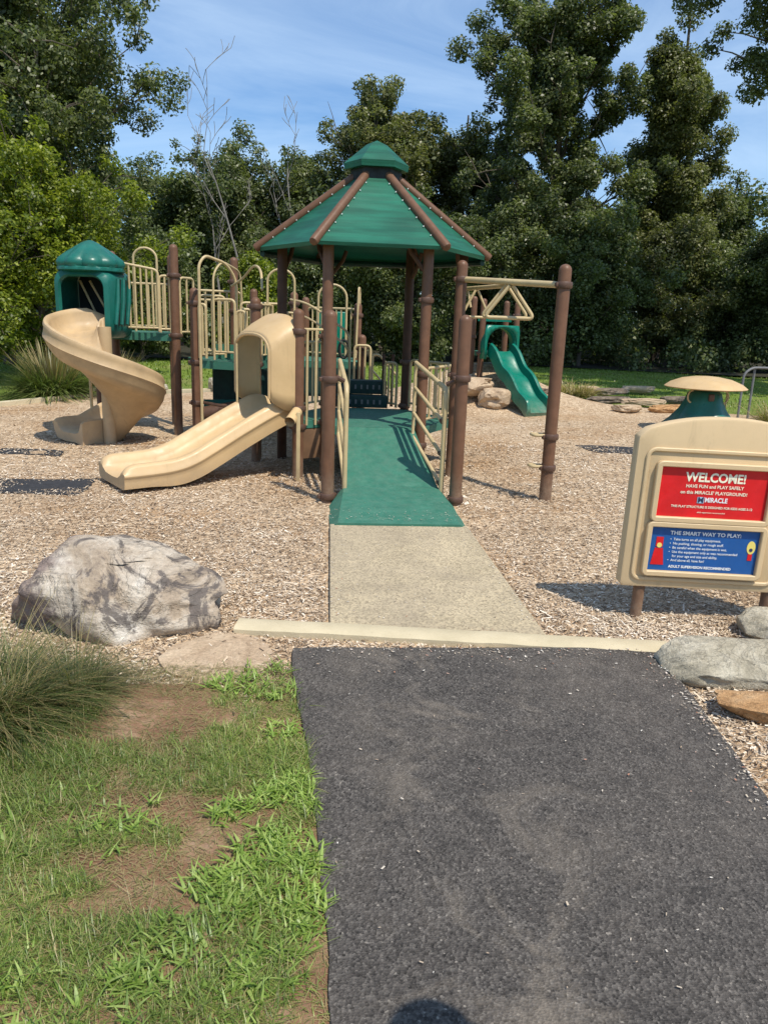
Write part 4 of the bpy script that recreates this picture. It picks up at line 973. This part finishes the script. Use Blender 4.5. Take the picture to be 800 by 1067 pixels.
# ------------------------------------------------------------------ wave slide on the mound
wav = Thing('wave_slide', 'bright green wavy slide coming down the mulch mound', 'slide', (3.1, 13.2, 0))
def wave():
    top = Vector((3.03, 13.45, .98)); bot = Vector((3.50, 12.35, .05)); d = (bot-top); dh = Vector((d.x, d.y, 0)); L = dh.length; dh.normalize(); sd = Vector((-dh.y, dh.x, 0)); pts = []
    for i in range(40):
        t = i/39; z = top.z + (bot.z-top.z)*(1-(1-t)**1.08)*1.0 + .035*math.sin(t*PI*5)*(1-t*.5)
        if t > .88: z = max(z, .06)
        p = top + dh*L*t; pts.append((p.x, p.y, z))
    def sect(t):
        w = .26; h = .14*(1 if t < .92 else 1-(t-.92)/.08*.6)
        S = [(-w, -.07), (-w-.01, 0), (-w, h), (-w+.03, h+.015), (-w+.06, h), (-w+.07, .02), (-w+.10, 0)]
        return S + [(-u, v) for u, v in reversed(S)]
    wav.part(sweep(pts, sd, sect), 'slide_bed', MT['wave'], 50)
    # hood: arch with a flat header and a side fin
    mb = MB(); rows = []
    for k, off in enumerate((.02, -.16)):
        row = []; c = top + dh*off; w = .31
        for a in [None] + list(range(180, -1, -15)) + [None]:
            pass
        prof = [(-.31, .85), (-.31, 1.05)] + [(.31*math.cos(R(a)), 1.12+.27*math.sin(R(a))) for a in range(180, -1, -15)] + [(.31, 1.05), (.31, .85)]
        rows.append([Vector((c.x, c.y, 0)) + sd*u + Vector((0, 0, z)) for u, z in prof])
    mb.grid(rows)
    out = [Vector((top.x, top.y, 0)) + dh*.025 + sd*u + Vector((0, 0, z)) for u, z in ((-.36, .85), (-.36, 1.44), (.36, 1.44), (.36, .85))]
    inn = [r for r in rows[0]]; inner = [p for p in inn]
    mb2 = MB(); n = len(inner); lo = [Vector((top.x, top.y, 0)) + dh*.025 + sd*(-.36 if i < n/2 else .36) + Vector((0, 0, [.85, 1.05][min(i, n-1-i)] if min(i, n-1-i) < 2 else 1.12)) for i in range(n)]
    outer = []
    for i in range(n):
        u, z = prof[i]
        if 2 <= i < n-2:
            a = R(180-15*(i-2)); s = max(abs(math.cos(a)), abs(math.sin(a))*.36/.33)
            outer.append((.36*math.cos(a)/s, 1.12+min(.33, .33*math.sin(a)/max(s, .001)) if math.sin(a) > 0 else 1.12))
        else: outer.append((math.copysign(.36, u), z))
    mb.grid([[p + dh*.006 for p in inner], [Vector((top.x, top.y, 0)) + dh*.026 + sd*u + Vector((0, 0, z)) for u, z in outer]])
    hood = wav.part(mb, 'hood', MT['wave'], 40, solid=.03)
    for (x, y, z0, z1, c) in ((2.70, 13.5, .35, 1.86, (.94,)), (2.58, 13.75, .35, 1.9, (1.2,)), (3.34, 13.7, .4, 1.83, (.94, 1.6)), (3.24, 14.1, .4, 1.85, ())): post(wav, x, y, z0, z1, c)
    deck(wav, [(2.72, 13.55), (3.36, 13.6), (3.3, 14.2), (2.65, 14.1)], .96, .08)
    mb = MB(); mb.box((3.0, 13.95, 1.52), (.6, .04, .08)); wav.part(mb, 'cross_panel', MT['wave'])
wave()

# ------------------------------------------------------------------ mushroom climber, far railing
mus = Thing('mushroom_climber', 'green flared climber under a round beige mushroom cap', 'climbing frame', (5.62, 11.1, 0))
def mushroom():
    c = (5.62, 11.1, 0); wob = lambda a, z: 1 + .10*math.cos(5*a+.5)*max(0, 1-z/.62)
    mb = MB(); mb.lathe([(.62, -.02), (.56, .05), (.44, .17), (.33, .32), (.27, .45), (.24, .56), (.17, .62), (.05, .64)], c, 60, wob=wob); mus.part(mb, 'climber_base', MT['green'], 60)
    mb = MB(); mb.lathe([(.03, .625), (.50, .635), (.575, .645), (.58, .655), (.50, .715), (.35, .775), (.18, .805), (.04, .815)], c, 48); mus.part(mb, 'cap', MT['beige'], 60)
    for s in (-1, 1):
        mb = MB(); mb.tube([(c[0]+s*(.24+.07*math.sin(a)), c[1]-.12, .52+.09*math.cos(a)) for a in np.linspace(0, PI, 10)], .013, 8); mus.part(mb, 'handle', MT['tan'])
    mb = MB(); mb.box((c[0]-.02, c[1]-.26, .52), (.08, .04, .1), bev=.01); mus.part(mb, 'bracket', MT['clamp'])
    mb = MB(); mb.tube([(c[0]+.40, c[1]+.1, -.03), (c[0]+.40, c[1]+.1, .64)], .012, 8); mus.part(mb, 'support_leg', MT['tan'])
mushroom()
fr = Thing('metal_handrail', 'grey metal handrail at the far right edge behind the dry grass', 'handrail', (7.2, 12.3, 0))
mb = MB(); mb.tube(rounded([(6.85, 12.3, 0), (6.85, 12.3, .80), (6.98, 12.3, .90), (8.4, 12.4, .9)], .1), .02, 8); mb.tube([(7.05, 12.35, 0), (7.05, 12.35, .9)], .02, 8); fr.part(mb, 'frame', MT['grey'])
mb = MB(); mb.tube([(5.9, 12.35, .58), (6.85, 12.3, .57)], .018, 8); fr.part(mb, 'rail', MT['grey'])

# ------------------------------------------------------------------ welcome sign
sgn = thing('welcome_sign', 'beige moulded welcome sign with red and blue plaques on brown legs', 'sign', (2.005, 3.70, -.015), rz=R(-4.6))
sgn.rotation_euler.y = R(1.0)
def sign():
    W, z0, zs, zt, th = .455, .185, 1.0, 1.085, .085
    def outline(w, zb, zsd, ztp, r=.03):
        pts = [(-w+r*.5, zb), (w-r*.5, zb), (w, zb+r*.5)]
        m = 22; pts.append((w, zsd-r))
        for i in range(m+1):
            u = 1-2*i/m; e = abs(u)
            pts.append((u*(w-.006), zsd + (ztp-zsd)*(1-e**2.2) - (.02*max(0, (e-.93)/.07)**2)))
        pts += [(-w, zsd-r), (-w, zb+r*.5)]; return pts
    mb = MB(); rows = []
    for (y, g) in ((th/2, .012), (th/2-.012, 0), (-th/2+.014, 0), (-th/2+.004, .004), (-th/2, .014)):
        rows.append([(x*(1-g/W), y, z + (g if z < .3 else -g)) for x, z in outline(W, z0, zs, zt)])
    mb.grid(rows, close_u=True); n = len(rows[0]); mb.f.append(tuple(range(n))); mb.mi.append(0)
    # front face with the plaque recess cut through it
    front = rows[-1]; yF = -th/2
    mb.f.append(tuple((len(rows)-1)*n+i for i in range(n))); mb.mi.append(0)
    panel = mb.build('sign_panel', MT['signp'], sgn, 35)
    def frame(x0, x1, za, zb, bw, y0, y1, r, name):
        """raised rounded ring"""
        def rl(a, b, c, d, rr, y):
            P = []
            for (cx, cz, s) in ((b-rr, d-rr, 0), (a+rr, d-rr, 90), (a+rr, c+rr, 180), (b-rr, c+rr, 270)):
                for j in range(6): t = R(s+18*j); P.append((cx+rr*math.cos(t), y, cz+rr*math.sin(t)))
            return P
        m = MB(); e = .004
        m.grid([rl(x0, x1, za, zb, r, y0), rl(x0, x1, za, zb, r, y1+e), rl(x0+e, x1-e, za+e, zb-e, r, y1), rl(x0+bw-e, x1-bw+e, za+bw-e, zb-bw+e, max(.004, r-bw), y1), rl(x0+bw, x1-bw, za+bw, zb-bw, max(.004, r-bw), y1+e), rl(x0+bw, x1-bw, za+bw, zb-bw, max(.004, r-bw), y0)], close_u=True)
        return m.build(name, MT['signp'], panel, 35)
    # the raised field round both plaques: three nested rims
    xa, xb = -.375, .375
    frame(xa, xb, .225, .925, .02, yF-.001, yF-.012, .05, 'outer_rim')
    rx0, rx1 = -.292, .262; bx0, bx1 = -.298, .262
    frame(rx0-.028, rx1+.028, .575-.028, .833+.028, .028, yF-.0015, yF-.030, .03, 'plaque_frame')
    frame(bx0-.028, bx1+.028, .285-.028, .532+.0275-.012, .0275, yF-.0015, yF-.030, .03, 'plaque_frame')
    def plaque(x0, x1, za, zb, mat, name):
        m = MB(); m.box(((x0+x1)/2, yF-.004, (za+zb)/2), (x1-x0-.001, .006, zb-za-.001)); return m.build(name, mat, panel)
    red = plaque(rx0, rx1, .575, .833, MT['red'], 'red_plaque'); blue = plaque(bx0, bx1, .285, .52, MT['blue'], 'blue_plaque')
    yT = yF - .0085
    def text(s, cx, z, size, mat, par, align='CENTER', bold=.0, sx=1.0, dy=0.0):
        cu = bpy.data.curves.new('lettering', 'FONT'); cu.body = s; cu.size = size; cu.align_x = align; cu.align_y = 'CENTER'; cu.offset = bold; cu.extrude = .0004; cu.resolution_u = 3
        o = bpy.data.objects.new('lettering', cu); COL.objects.link(o); bpy.context.view_layer.update()
        me = bpy.data.meshes.new_from_object(o); bpy.data.objects.remove(o); me.name = 'lettering'
        me.transform(Matrix.Translation((cx, yT-dy, z)) @ Matrix.Rotation(R(90), 4, 'X') @ Matrix.Diagonal((sx, 1, 1, 1)))
        me.materials.clear(); me.materials.append(mat); o = bpy.data.objects.new('lettering', me); COL.objects.link(o); o.parent = par
    cx = (rx0+rx1)/2 + .005
    text('WELCOME!', cx, .782, .064, MT['txt'], red, bold=.0020, sx=.93)
    text('HAVE FUN and PLAY SAFELY', cx, .737, .0235, MT['txt'], red, bold=.0004, sx=1.0)
    text("on this MIRACLE' PLAYGROUND!", cx, .705, .0235, MT['txt'], red, bold=.0004, sx=1.0)
    m = MB(); m.box((cx-.062, yT, .667), (.034, .002, .032)); m.build('logo', MT['lblue'], red)
    text('M', cx-.062, .667, .040, MT['shirt'], red, bold=.001, dy=.002)
    text('MIRACLE', cx+.017, .668, .034, MT['txtw'], red, bold=.0009, sx=.85)
    text('THIS PLAY STRUCTURE IS DESIGNED FOR KIDS AGES 5-12', cx, .630, .0165, MT['txt'], red, bold=.0003, sx=.98)
    text('adult supervision recommended', cx, .603, .011, MT['txt'], red)
    cb = (bx0+bx1)/2
    text('THE SMART WAY TO PLAY:', cb+.002, .488, .0275, MT['txtw'], blue, bold=.0008, sx=1.08)
    for i, s in enumerate(['•  Take turns on all play equipment.', '•  No pushing, shoving, or rough stuff.', '•  Be careful when the equipment is wet.', '•  Use the equipment only as was recommended', '    for your age and size and ability.', '•  And above all, have fun!']):
        text(s, -.195, .455-.0225*i, .0185, MT['txtw'], blue, 'LEFT', .0001, .98)
    text('ADULT SUPERVISION RECOMMENDED', cb-.005, .308, .0185, MT['txtw'], blue, bold=.0006, sx=1.02)
    m = MB(); m.prism([(-.281, 0), (-.213, 0), (-.226, .09), (-.268, .09)], 0, .0015); m.v = [(x, yT+.0005-z, .315+y) for x, y, z in m.v]; e = m.build('printed_figure', MT['red'], blue)
    m = MB(); m.box((-.247, yT, .438), (.036, .002, .052)); m.build('printed_shape', MT['red'], e)
    m = MB(); m.lathe([(.013, -.001), (.013, .001)], (0, 0, 0), 14); m.v = [(-.247+x, yT-.002+z, .42+y) for x, y, z in m.v]; m.build('printed_disc', MT['yellow'], e)
    m = MB(); m.lathe([(.022, -.001), (.022, .001)], (0, 0, 0), 18); m.v = [(.226+x, yT+z, .43+y*1.6) for x, y, z in m.v]; e = m.build('printed_oval', MT['yellow'], blue)
    m = MB(); m.lathe([(.009, -.001), (.009, .001)], (0, 0, 0), 12); m.v = [(.226+x, yT-.002+z, .418+y) for x, y, z in m.v]; m.build('printed_disc', MT['shirt'], e)
    m = MB(); m.box((.226, yT, .378), (.022, .002, .034)); m.build('printed_shape', MT['red'], e)
    for x in (-.335, .345):
        m = MB(); m.tube([(x, .0, -.08), (x, .0, .20)], .030, 16); m.build('leg', MT['post'], sgn)
sign()
for o in [c for c in sgn.children if c.name.startswith('sign_panel')][0].children_recursive:
    o.data.transform(Matrix.Translation((-.034, 0, 0)))

# ------------------------------------------------------------------ trees
def tree(name, label, loc, H, R_, base=.2, seed=1, leaves=16000, leaf=.16, mat='oak', limbs=22, group=None, lean=0.0, ecc=1.0, prof=None, gap=.5, trunk_r=None, clump=.55, cat='tree', bark='bark'):
    rng = np.random.default_rng(seed); rd = random.Random(seed); T = thing(name, label, cat, loc, group); limbs = int(limbs*1.45); clump *= .70
    mb = MB(); tr = trunk_r or H*.016
    tp = []
    for i in range(9):
        t = i/8; tp.append(Vector((lean*H*t*t + .018*H*math.sin(3*t+seed)*t, .012*H*math.sin(2.3*t+seed*2)*t, H*.95*t)))
    tp[0].z = -.2
    def on_trunk(t):
        k = t*8; i = min(7, int(k)); return tp[i].lerp(tp[i+1], k-i)
    mb.tube(tp, [tr*(1-.85*(i/8)) + .01 for i in range(9)], 8)
    prof = prof or [(0, .45), (.2, .85), (.45, 1.), (.7, .85), (.9, .5), (1., .18)]
    C = []                                                     # clump centres and radii
    for k in range(limbs):
        u = (k + rd.random())/limbs; t = base + (1-base)*u*.97; t = base*.75 + (.80-base*.75)*u; p0 = on_trunk(min(.99, t)); a = 2.399*k + rd.uniform(-.5, .5)
        Rl = R_*interp(u, prof)*rd.uniform(.6, 1.3)*1.12; el = R(rd.uniform(8, 42) + 38*u)
        dv = Vector((math.cos(a)*math.cos(el)*ecc, math.sin(a)*math.cos(el), math.sin(el))); pts = [p0]; q = p0.copy(); sg = 5
        for j in range(sg):
            dv = (dv + Vector((rd.gauss(0, .16), rd.gauss(0, .16), .06 + rd.gauss(0, .12)))).normalized(); q = q + dv*Rl/sg; pts.append(q.copy())
            if j >= 1:
                C.append((q + Vector((rd.gauss(0, .2), rd.gauss(0, .2), rd.gauss(.1, .15)))*clump, clump*rd.uniform(.55, 1.1)))
                for _ in range(2):
                    sdv = (dv + Vector((rd.gauss(0, .8), rd.gauss(0, .8), rd.gauss(.15, .5)))).normalized(); e = q + sdv*Rl*rd.uniform(.18, .38)
                    mb.tube([q, q.lerp(e, .5)+Vector((0, 0, .05)), e], [tr*.12, tr*.08, .006], 5, cap=False); C.append((e, clump*rd.uniform(.45, .95)))
        mb.tube(pts, [max(.008, tr*.42*(1-.85*j/sg)*(1-.4*u)) for j in range(sg+1)], 6, cap=False)
    C.append((tp[-1], clump*.9)); C.append((on_trunk(.9), clump))
    mb.build('trunk', MT[bark], T)
    drop = max(0, int(len(C)*gap*.3)); rd.shuffle(C); C = C[drop:]
    cen = np.array([tuple(c[0]) for c in C]); rad = np.array([c[1] for c in C])
    wts = rad**2; wts /= wts.sum(); leaves = int(leaves*2.7); leaf *= .57; idx = rng.choice(len(C), leaves, p=wts)
    g = rng.normal(0, 1, (leaves, 3)); g /= np.linalg.norm(g, axis=1)[:, None]; rr = rng.uniform(0, 1, leaves)**.45
    pos = cen[idx] + g*(rr*rad[idx])[:, None]*np.array([1.05, 1.05, .85])
    nrm = g*.7 + rng.normal(0, .55, (leaves, 3)) + np.array([0, 0, .55]); nrm /= np.linalg.norm(nrm, axis=1)[:, None]
    rv = rng.normal(0, 1, (leaves, 3)); dx = np.cross(nrm, rv); dx /= np.linalg.norm(dx, axis=1)[:, None]; dy = np.cross(nrm, dx)
    Lf = leaf*rng.uniform(.6, 1.3, leaves); a = dx*(Lf/2)[:, None]; b = dy*(Lf*.30)[:, None]; dn = nrm*(Lf*.12)[:, None]
    V = np.stack([pos-a-dn, pos-a*.1+b, pos+a-dn*1.4, pos+a*.05-b], 1)
    npmesh('crown', V, 4, MT[mat], T)
    return T
def tree_at(px, Y, top_px, half_px, **k):
    """a tree standing at depth Y under picture column px, its top at row top_px"""
    x, _ = dp(px, 400, Y); _, zt = dp(px, top_px, Y); z = base_z(0, Y); dist = math.hypot(x, Y)
    return tree(loc=(x, Y, z-.03), H=(zt-z)/.97, R_=half_px/F*Y*1.02, **k)

# left side
tree_at(12, 19, -75, 158, name='oak_tree', label='huge dark oak filling the top left corner', base=.28, seed=101, leaves=95000, leaf=.17, mat='oak', limbs=56, clump=.72, gap=.15)
tree_at(48, 16.5, 172, 95, name='maple_tree', label='bright yellow green maple under the big dark oak', base=.10, seed=102, leaves=30000, leaf=.14, mat='bright', limbs=30, clump=.48, gap=.3)
tree_at(-30, 15, 215, 85, name='maple_tree', label='yellow green maple cut by the left picture edge', base=.1, seed=103, leaves=16000, leaf=.14, mat='bright', limbs=22, clump=.5, gap=.2)
tree_at(190, 29, 190, 72, name='broadleaf_tree', label='rounded dark tree left of the bare branched trees', base=.12, seed=104, leaves=24000, leaf=.21, mat='deep', limbs=26, clump=.75, gap=.25)
tree_at(243, 31, 150, 66, name='broadleaf_tree', label='taller dark tree directly behind the bare white trunk', base=.15, seed=105, leaves=22000, leaf=.22, mat='oak', limbs=26, clump=.72, gap=.5)
tree_at(310, 32, 168, 66, name='broadleaf_tree', label='dark tree between the bare trunk and the roof top', base=.12, seed=106, leaves=22000, leaf=.22, mat='oak', limbs=26, clump=.75, gap=.4)
tree_at(262, 20, 268, 36, name='sapling', label='light green young tree behind the middle tower arch', base=.08, seed=107, leaves=14000, leaf=.15, mat='bright', limbs=20, clump=.5, gap=.25)
tree_at(150, 21, 270, 55, name='shrub', label='dark shrub behind the spiral slide hood', base=.06, seed=108, leaves=14000, leaf=.16, mat='deep', limbs=18, clump=.55, gap=.2, cat='shrub')
# centre
tree_at(395, 30, 82, 70, name='oak_tree', label='tall olive oak straight behind the roof cupola', base=.25, seed=111, leaves=36000, leaf=.22, mat='olive', limbs=32, clump=.75, gap=.9)
tree_at(468, 31, 112, 62, name='oak_tree', label='olive oak just right of the cupola oak', base=.2, seed=112, leaves=24000, leaf=.22, mat='olive', limbs=28, clump=.7, gap=.45)
tree_at(345, 23, 250, 60, name='broadleaf_tree', label='low dark tree seen beneath the left eave', base=.06, seed=113, leaves=20000, leaf=.17, mat='deep', limbs=24, clump=.6, gap=.15)
tree_at(425, 22.5, 235, 58, name='broadleaf_tree', label='low green tree seen beneath the right eave', base=.06, seed=114, leaves=22000, leaf=.17, mat='oak', limbs=24, clump=.6, gap=.15)
# right group
tree_at(560, 27, -25, 84, name='oak_tree', label='tallest oak right of the roof reaching the top edge', base=.34, seed=221, leaves=52000, leaf=.2, mat='oak', limbs=34, clump=.74, gap=1.3, prof=[(0, .9), (.25, .8), (.5, 1.), (.75, 1.), (.92, .9), (1., .6)])
tree_at(678, 27.5, 8, 46, name='oak_tree', label='tall oak with a ragged top right of the tallest one', base=.36, seed=322, leaves=40000, leaf=.2, mat='olive', limbs=32, clump=.72, gap=1.0, prof=[(0, .9), (.25, .75), (.5, 1.), (.75, 1.), (.92, .9), (1., .6)])
tree_at(738, 29, 180, 42, name='broadleaf_tree', label='medium green tree in the gap by the right edge', base=.12, seed=123, leaves=26000, leaf=.2, mat='oak', limbs=26, clump=.7, gap=.3)
tree_at(822, 23, 165, 50, name='evergreen_tree', label='dark tree rising at the right edge above the sign', base=.06, seed=124, leaves=34000, leaf=.17, mat='deep', limbs=34, clump=.6, gap=.25)
tree_at(515, 25, 215, 62, name='broadleaf_tree', label='mid height tree behind the wave slide', base=.06, seed=125, leaves=30000, leaf=.18, mat='oak', limbs=30, clump=.62, gap=.2)
tree_at(600, 24, 235, 62, name='broadleaf_tree', label='dense dark tree behind the right climbing post', base=.2, seed=126, leaves=30000, leaf=.18, mat='deep', limbs=30, clump=.62, gap=.2)
tree_at(690, 25, 240, 52, name='broadleaf_tree', label='lighter green understorey tree behind the mushroom climber', base=.14, seed=127, leaves=24000, leaf=.17, mat='olive', limbs=26, clump=.6, gap=.25)
tree_at(758, 25, 262, 48, name='broadleaf_tree', label='dark understorey tree left of the right edge tree', base=.18, seed=128, leaves=24000, leaf=.18, mat='deep', limbs=26, clump=.62, gap=.2)
# a limb reaching in at the top right from a tree off to the side
tree(name='oak_tree', label='oak beyond the right edge with a branch hanging into the top corner', cat='tree', loc=(11.3, 16.4, .2), H=12.8, R_=5.3, base=.64, seed=131, leaves=90000, leaf=.16, mat='oak', limbs=46, clump=.62, gap=.3)

def dead_tree(label, px, Y, top, seed, lean=0.):
    rd = random.Random(seed); x, _ = dp(px, 400, Y); _, zt = dp(px, top, Y); z = base_z(0, Y); H = zt-z
    T = thing('dead_tree', label, 'tree', (x, Y, z-.05)); mb = MB()
    def grow(p, d, L, r, depth):
        pts = [p]; q = p.copy(); n = 6
        for j in range(n):
            d = (d + Vector((rd.gauss(0, .09), rd.gauss(0, .09), rd.gauss(.03, .05)))).normalized(); q = q + d*L/n; pts.append(q.copy())
            if depth > 0 and j >= (2 if depth == 3 else 1) and rd.random() < .75:
                a = rd.uniform(0, 2*PI); e = (d + Vector((math.cos(a), math.sin(a)*.6, .15))*rd.uniform(.5, .9)).normalized(); grow(q.copy(), e, L*rd.uniform(.3, .5), r*.5*(1-j/9), depth-1)
        mb.tube(pts, [max(.008, r*(1-.8*j/n)) for j in range(n+1)], 6, cap=False)
    grow(Vector((0, 0, 0)), Vector((lean, 0, 1)).normalized(), H, .06, 3)
    mb.build('trunk', MT['bark2'], T)
dead_tree('bare pale dead tree with forked trunk left of the roof', 272, 27, 150, 5, -.03)
dead_tree('second bare dead tree nearer the roof slope', 298, 28, 140, 9, .02)
dead_tree('thin bare dead tree in front of the dark round tree', 232, 27.5, 205, 14, -.05)

# the wood behind: one mass of foliage that nobody could count
def woods():
    rng = np.random.default_rng(77); n = 330000; k = 1100
    cx = rng.uniform(-34, 40, k); cy = rng.uniform(28.5, 38, k); top = 5.0 + 2.0*np.sin(cx*.5) + rng.normal(0, .8, k); cz = rng.uniform(.3, 1, k)**.8*np.clip(top, 1, 9); cr = rng.uniform(.7, 1.6, k); cz = np.where(rng.uniform(0, 1, k) < .4, rng.uniform(.3, 2.0, k), cz)
    i = rng.integers(0, k, n); g = rng.normal(0, 1, (n, 3)); g /= np.linalg.norm(g, axis=1)[:, None]
    pos = np.stack([cx[i], cy[i], cz[i]], 1) + g*(rng.uniform(0, 1, n)**.4*cr[i])[:, None]*np.array([1.1, 1, .7]); pos[:, 2] = np.maximum(pos[:, 2], .15)
    nr = g + rng.normal(0, .6, (n, 3)) + np.array([0, 0, .5]); nr /= np.linalg.norm(nr, axis=1)[:, None]
    dx = np.cross(nr, rng.normal(0, 1, (n, 3))); dx /= np.linalg.norm(dx, axis=1)[:, None]; dy = np.cross(nr, dx); L = .19*rng.uniform(.6, 1.3, n)
    a = dx*(L/2)[:, None]; b = dy*(L*.32)[:, None]
    tag(npmesh('background_woods', np.stack([pos-a, pos+b, pos+a, pos-b], 1), 4, MT['deep']), 'dense dark woods closing the view behind the playground trees', 'woods', kind='stuff')
    # undergrowth along the wood edge
    n = 42000; k = 120; cx = rng.uniform(-16, 22, k); cy = rng.uniform(22.6, 26, k); cz = rng.uniform(.2, 1.3, k); cr = rng.uniform(.35, .8, k)
    i = rng.integers(0, k, n); g = rng.normal(0, 1, (n, 3)); g /= np.linalg.norm(g, axis=1)[:, None]
    pos = np.stack([cx[i], cy[i], cz[i]], 1) + g*(rng.uniform(0, 1, n)**.4*cr[i])[:, None]; pos[:, 2] = np.maximum(pos[:, 2], .15)
    nr = g + rng.normal(0, .6, (n, 3)) + np.array([0, 0, .5]); nr /= np.linalg.norm(nr, axis=1)[:, None]
    dx = np.cross(nr, rng.normal(0, 1, (n, 3))); dx /= np.linalg.norm(dx, axis=1)[:, None]; dy = np.cross(nr, dx); L = .12*rng.uniform(.6, 1.3, n)
    a = dx*(L/2)[:, None]; b = dy*(L*.32)[:, None]
    tag(npmesh('undergrowth', np.stack([pos-a, pos+b, pos+a, pos-b], 1), 4, MT['deep']), 'dark leafy undergrowth along the foot of the trees', 'undergrowth', kind='stuff')
woods()

# ------------------------------------------------------------------ unseen person, added just outside the frame to cast a head shadow on the path
def person():
    T = thing('person', 'person in a navy shirt and khaki shorts added out of view to cast a head shadow', 'person', (.725, .535, 0), rz=R(-60))
    def skin(name, J, E, mat, sub=2, root=0):
        me = bpy.data.meshes.new(name); me.from_pydata([j[:3] for j in J], E, []); o = bpy.data.objects.new(name, me); COL.objects.link(o); o.parent = T
        m = o.modifiers.new('skin', 'SKIN'); s = o.modifiers.new('sub', 'SUBSURF'); s.levels = s.render_levels = sub
        for v, j in zip(me.skin_vertices[0].data, J): v.radius = (j[3], j[4] if len(j) > 4 else j[3]); v.use_root = False
        me.skin_vertices[0].data[root].use_root = True; me.materials.append(mat); return o
    J = [(0, 0, .86, .13, .10), (0, 0, 1.02, .12, .09), (0, 0, 1.2, .14, .10), (0, 0, 1.32, .10, .08), (0, .01, 1.39, .05), (0, .015, 1.46, .066, .078), (0, .01, 1.54, .074, .09), (0, 0, 1.60, .05, .06)]
    E = [(i, i+1) for i in range(7)]
    for s in (-1, 1):
        b = len(J); J += [(s*.15, 0, 1.29, .052), (s*.215, -.01, 1.04, .042), (s*.22, .02, .84, .033), (s*.22, .03, .77, .026)]; E += [(3, b), (b, b+1), (b+1, b+2), (b+2, b+3)]
        w = b+3
        for f, (dx, dl) in enumerate(((-.024, .07), (-.008, .082), (.008, .078), (.022, .062))):
            c = len(J); J += [(s*.22, .035+dx, .71, .009), (s*.218, .04+dx, .71-dl*.55, .0085), (s*.212, .045+dx, .71-dl, .007)]; E += [(w, c), (c, c+1), (c+1, c+2)]
        c = len(J); J += [(s*.205, .07, .74, .010), (s*.20, .085, .70, .008)]; E += [(w, c), (c, c+1)]
        b = len(J); J += [(s*.085, 0, .78, .085), (s*.09, .01, .46, .055), (s*.09, -.02, .26, .052), (s*.09, -.01, .08, .036), (s*.10, .06, .035, .034), (s*.105, .15, .03, .028)]; E += [(0, b)] + [(b+i, b+i+1) for i in range(5)]
    skin('body', J, E, MT['skin'])
    skin('shirt', [(0, 0, .88, .155, .125), (0, 0, 1.04, .145, .115), (0, 0, 1.2, .16, .125), (0, 0, 1.31, .12, .10), (-.16, 0, 1.30, .072), (-.195, 0, 1.12, .066), (.16, 0, 1.30, .072), (.195, 0, 1.12, .066)], [(0, 1), (1, 2), (2, 3), (3, 4), (4, 5), (3, 6), (6, 7)], MT['shirt'])
    skin('shorts', [(0, 0, .88, .15, .12), (-.088, 0, .76, .105), (-.095, 0, .50, .09), (.088, 0, .76, .105), (.095, 0, .50, .09)], [(0, 1), (1, 2), (0, 3), (3, 4)], MT['short'])
    mb = MB(); mb.lathe([(.080, 1.55), (.082, 1.575), (.072, 1.615), (.05, 1.64), (.015, 1.65)], (0, .01, 0), 20); mb.v = [(x*.95, y*1.12, z) for x, y, z in mb.v]; mb.build('hair', MT['black'], T, 60)
    mb = MB(); mb.lathe([(.012, -.012), (.016, 0), (.010, .02)], (0, .098, 1.50), 8); mb.build('nose', MT['skin'], T, 60)
    for s in (-1, 1):
        mb = MB(); mb.lathe([(.004, -.008), (.011, 0), (.004, .008)], (s*.032, .088, 1.53), 10); mb.build('eye', MT['black'], T, 60)
        mb = MB(); mb.box((s*.079, .005, 1.51), (.018, .035, .055), bev=.008); mb.build('ear', MT['skin'], T, 60)
    mb = MB(); mb.box((0, .09, 1.452), (.05, .02, .010), bev=.004); mb.build('mouth', MT['red'], T, 60)
person()

# ------------------------------------------------------------------ light
SUN = Vector((.545*_c(R(60)), -.84*_c(R(60)), _s(R(60)))).normalized()
sd = bpy.data.lights.new('sun', 'SUN'); sd.energy = 4.9; sd.angle = R(.53); sd.color = (1., .925, .80)
so = bpy.data.objects.new('sun', sd); COL.objects.link(so); so.rotation_euler = SUN.to_track_quat('Z', 'Y').to_euler(); so.location = (4, -6, 14)
w = bpy.data.worlds.new('World'); SC.world = w; w.use_nodes = True; nt = w.node_tree; nt.nodes.clear()
out = nt.nodes.new('ShaderNodeOutputWorld'); bg = nt.nodes.new('ShaderNodeBackground')
sky = nt.nodes.new('ShaderNodeTexSky'); sky.sky_type = 'NISHITA'; sky.sun_disc = False; sky.sun_elevation = R(60); sky.sun_rotation = math.atan2(SUN.x, SUN.y); sky.air_density = 1.0; sky.dust_density = 1.2; sky.ozone_density = 3.0
# thin high cirrus, streaked, added to the sky itself
tc = nt.nodes.new('ShaderNodeTexCoord'); mp = nt.nodes.new('ShaderNodeMapping'); mp.inputs['Rotation'].default_value = (.2, .5, .3); mp.inputs['Scale'].default_value = (1.0, 3.2, 5.0)
nt.links.new(tc.outputs['Generated'], mp.inputs['Vector'])
cf = noise(nt, mp.outputs['Vector'], 1.7, 8, .62, .9); cl = ramp(nt, cf, [(.36, .06), (.84, .60)])
col = mixc(nt, cl, mixc(nt, 1.0, sky.outputs['Color'], (.97, 1.30, 1.58), 'MULTIPLY'), (7.4, 9.4, 11.6))
nt.links.new(col, bg.inputs['Color']); bg.inputs['Strength'].default_value = .105
nt.links.new(bg.outputs[0], out.inputs['Surface'])
SC.render.engine = 'CYCLES'
SC.cycles.max_bounces = 6; SC.cycles.transparent_max_bounces = 6; SC.cycles.use_denoising = True
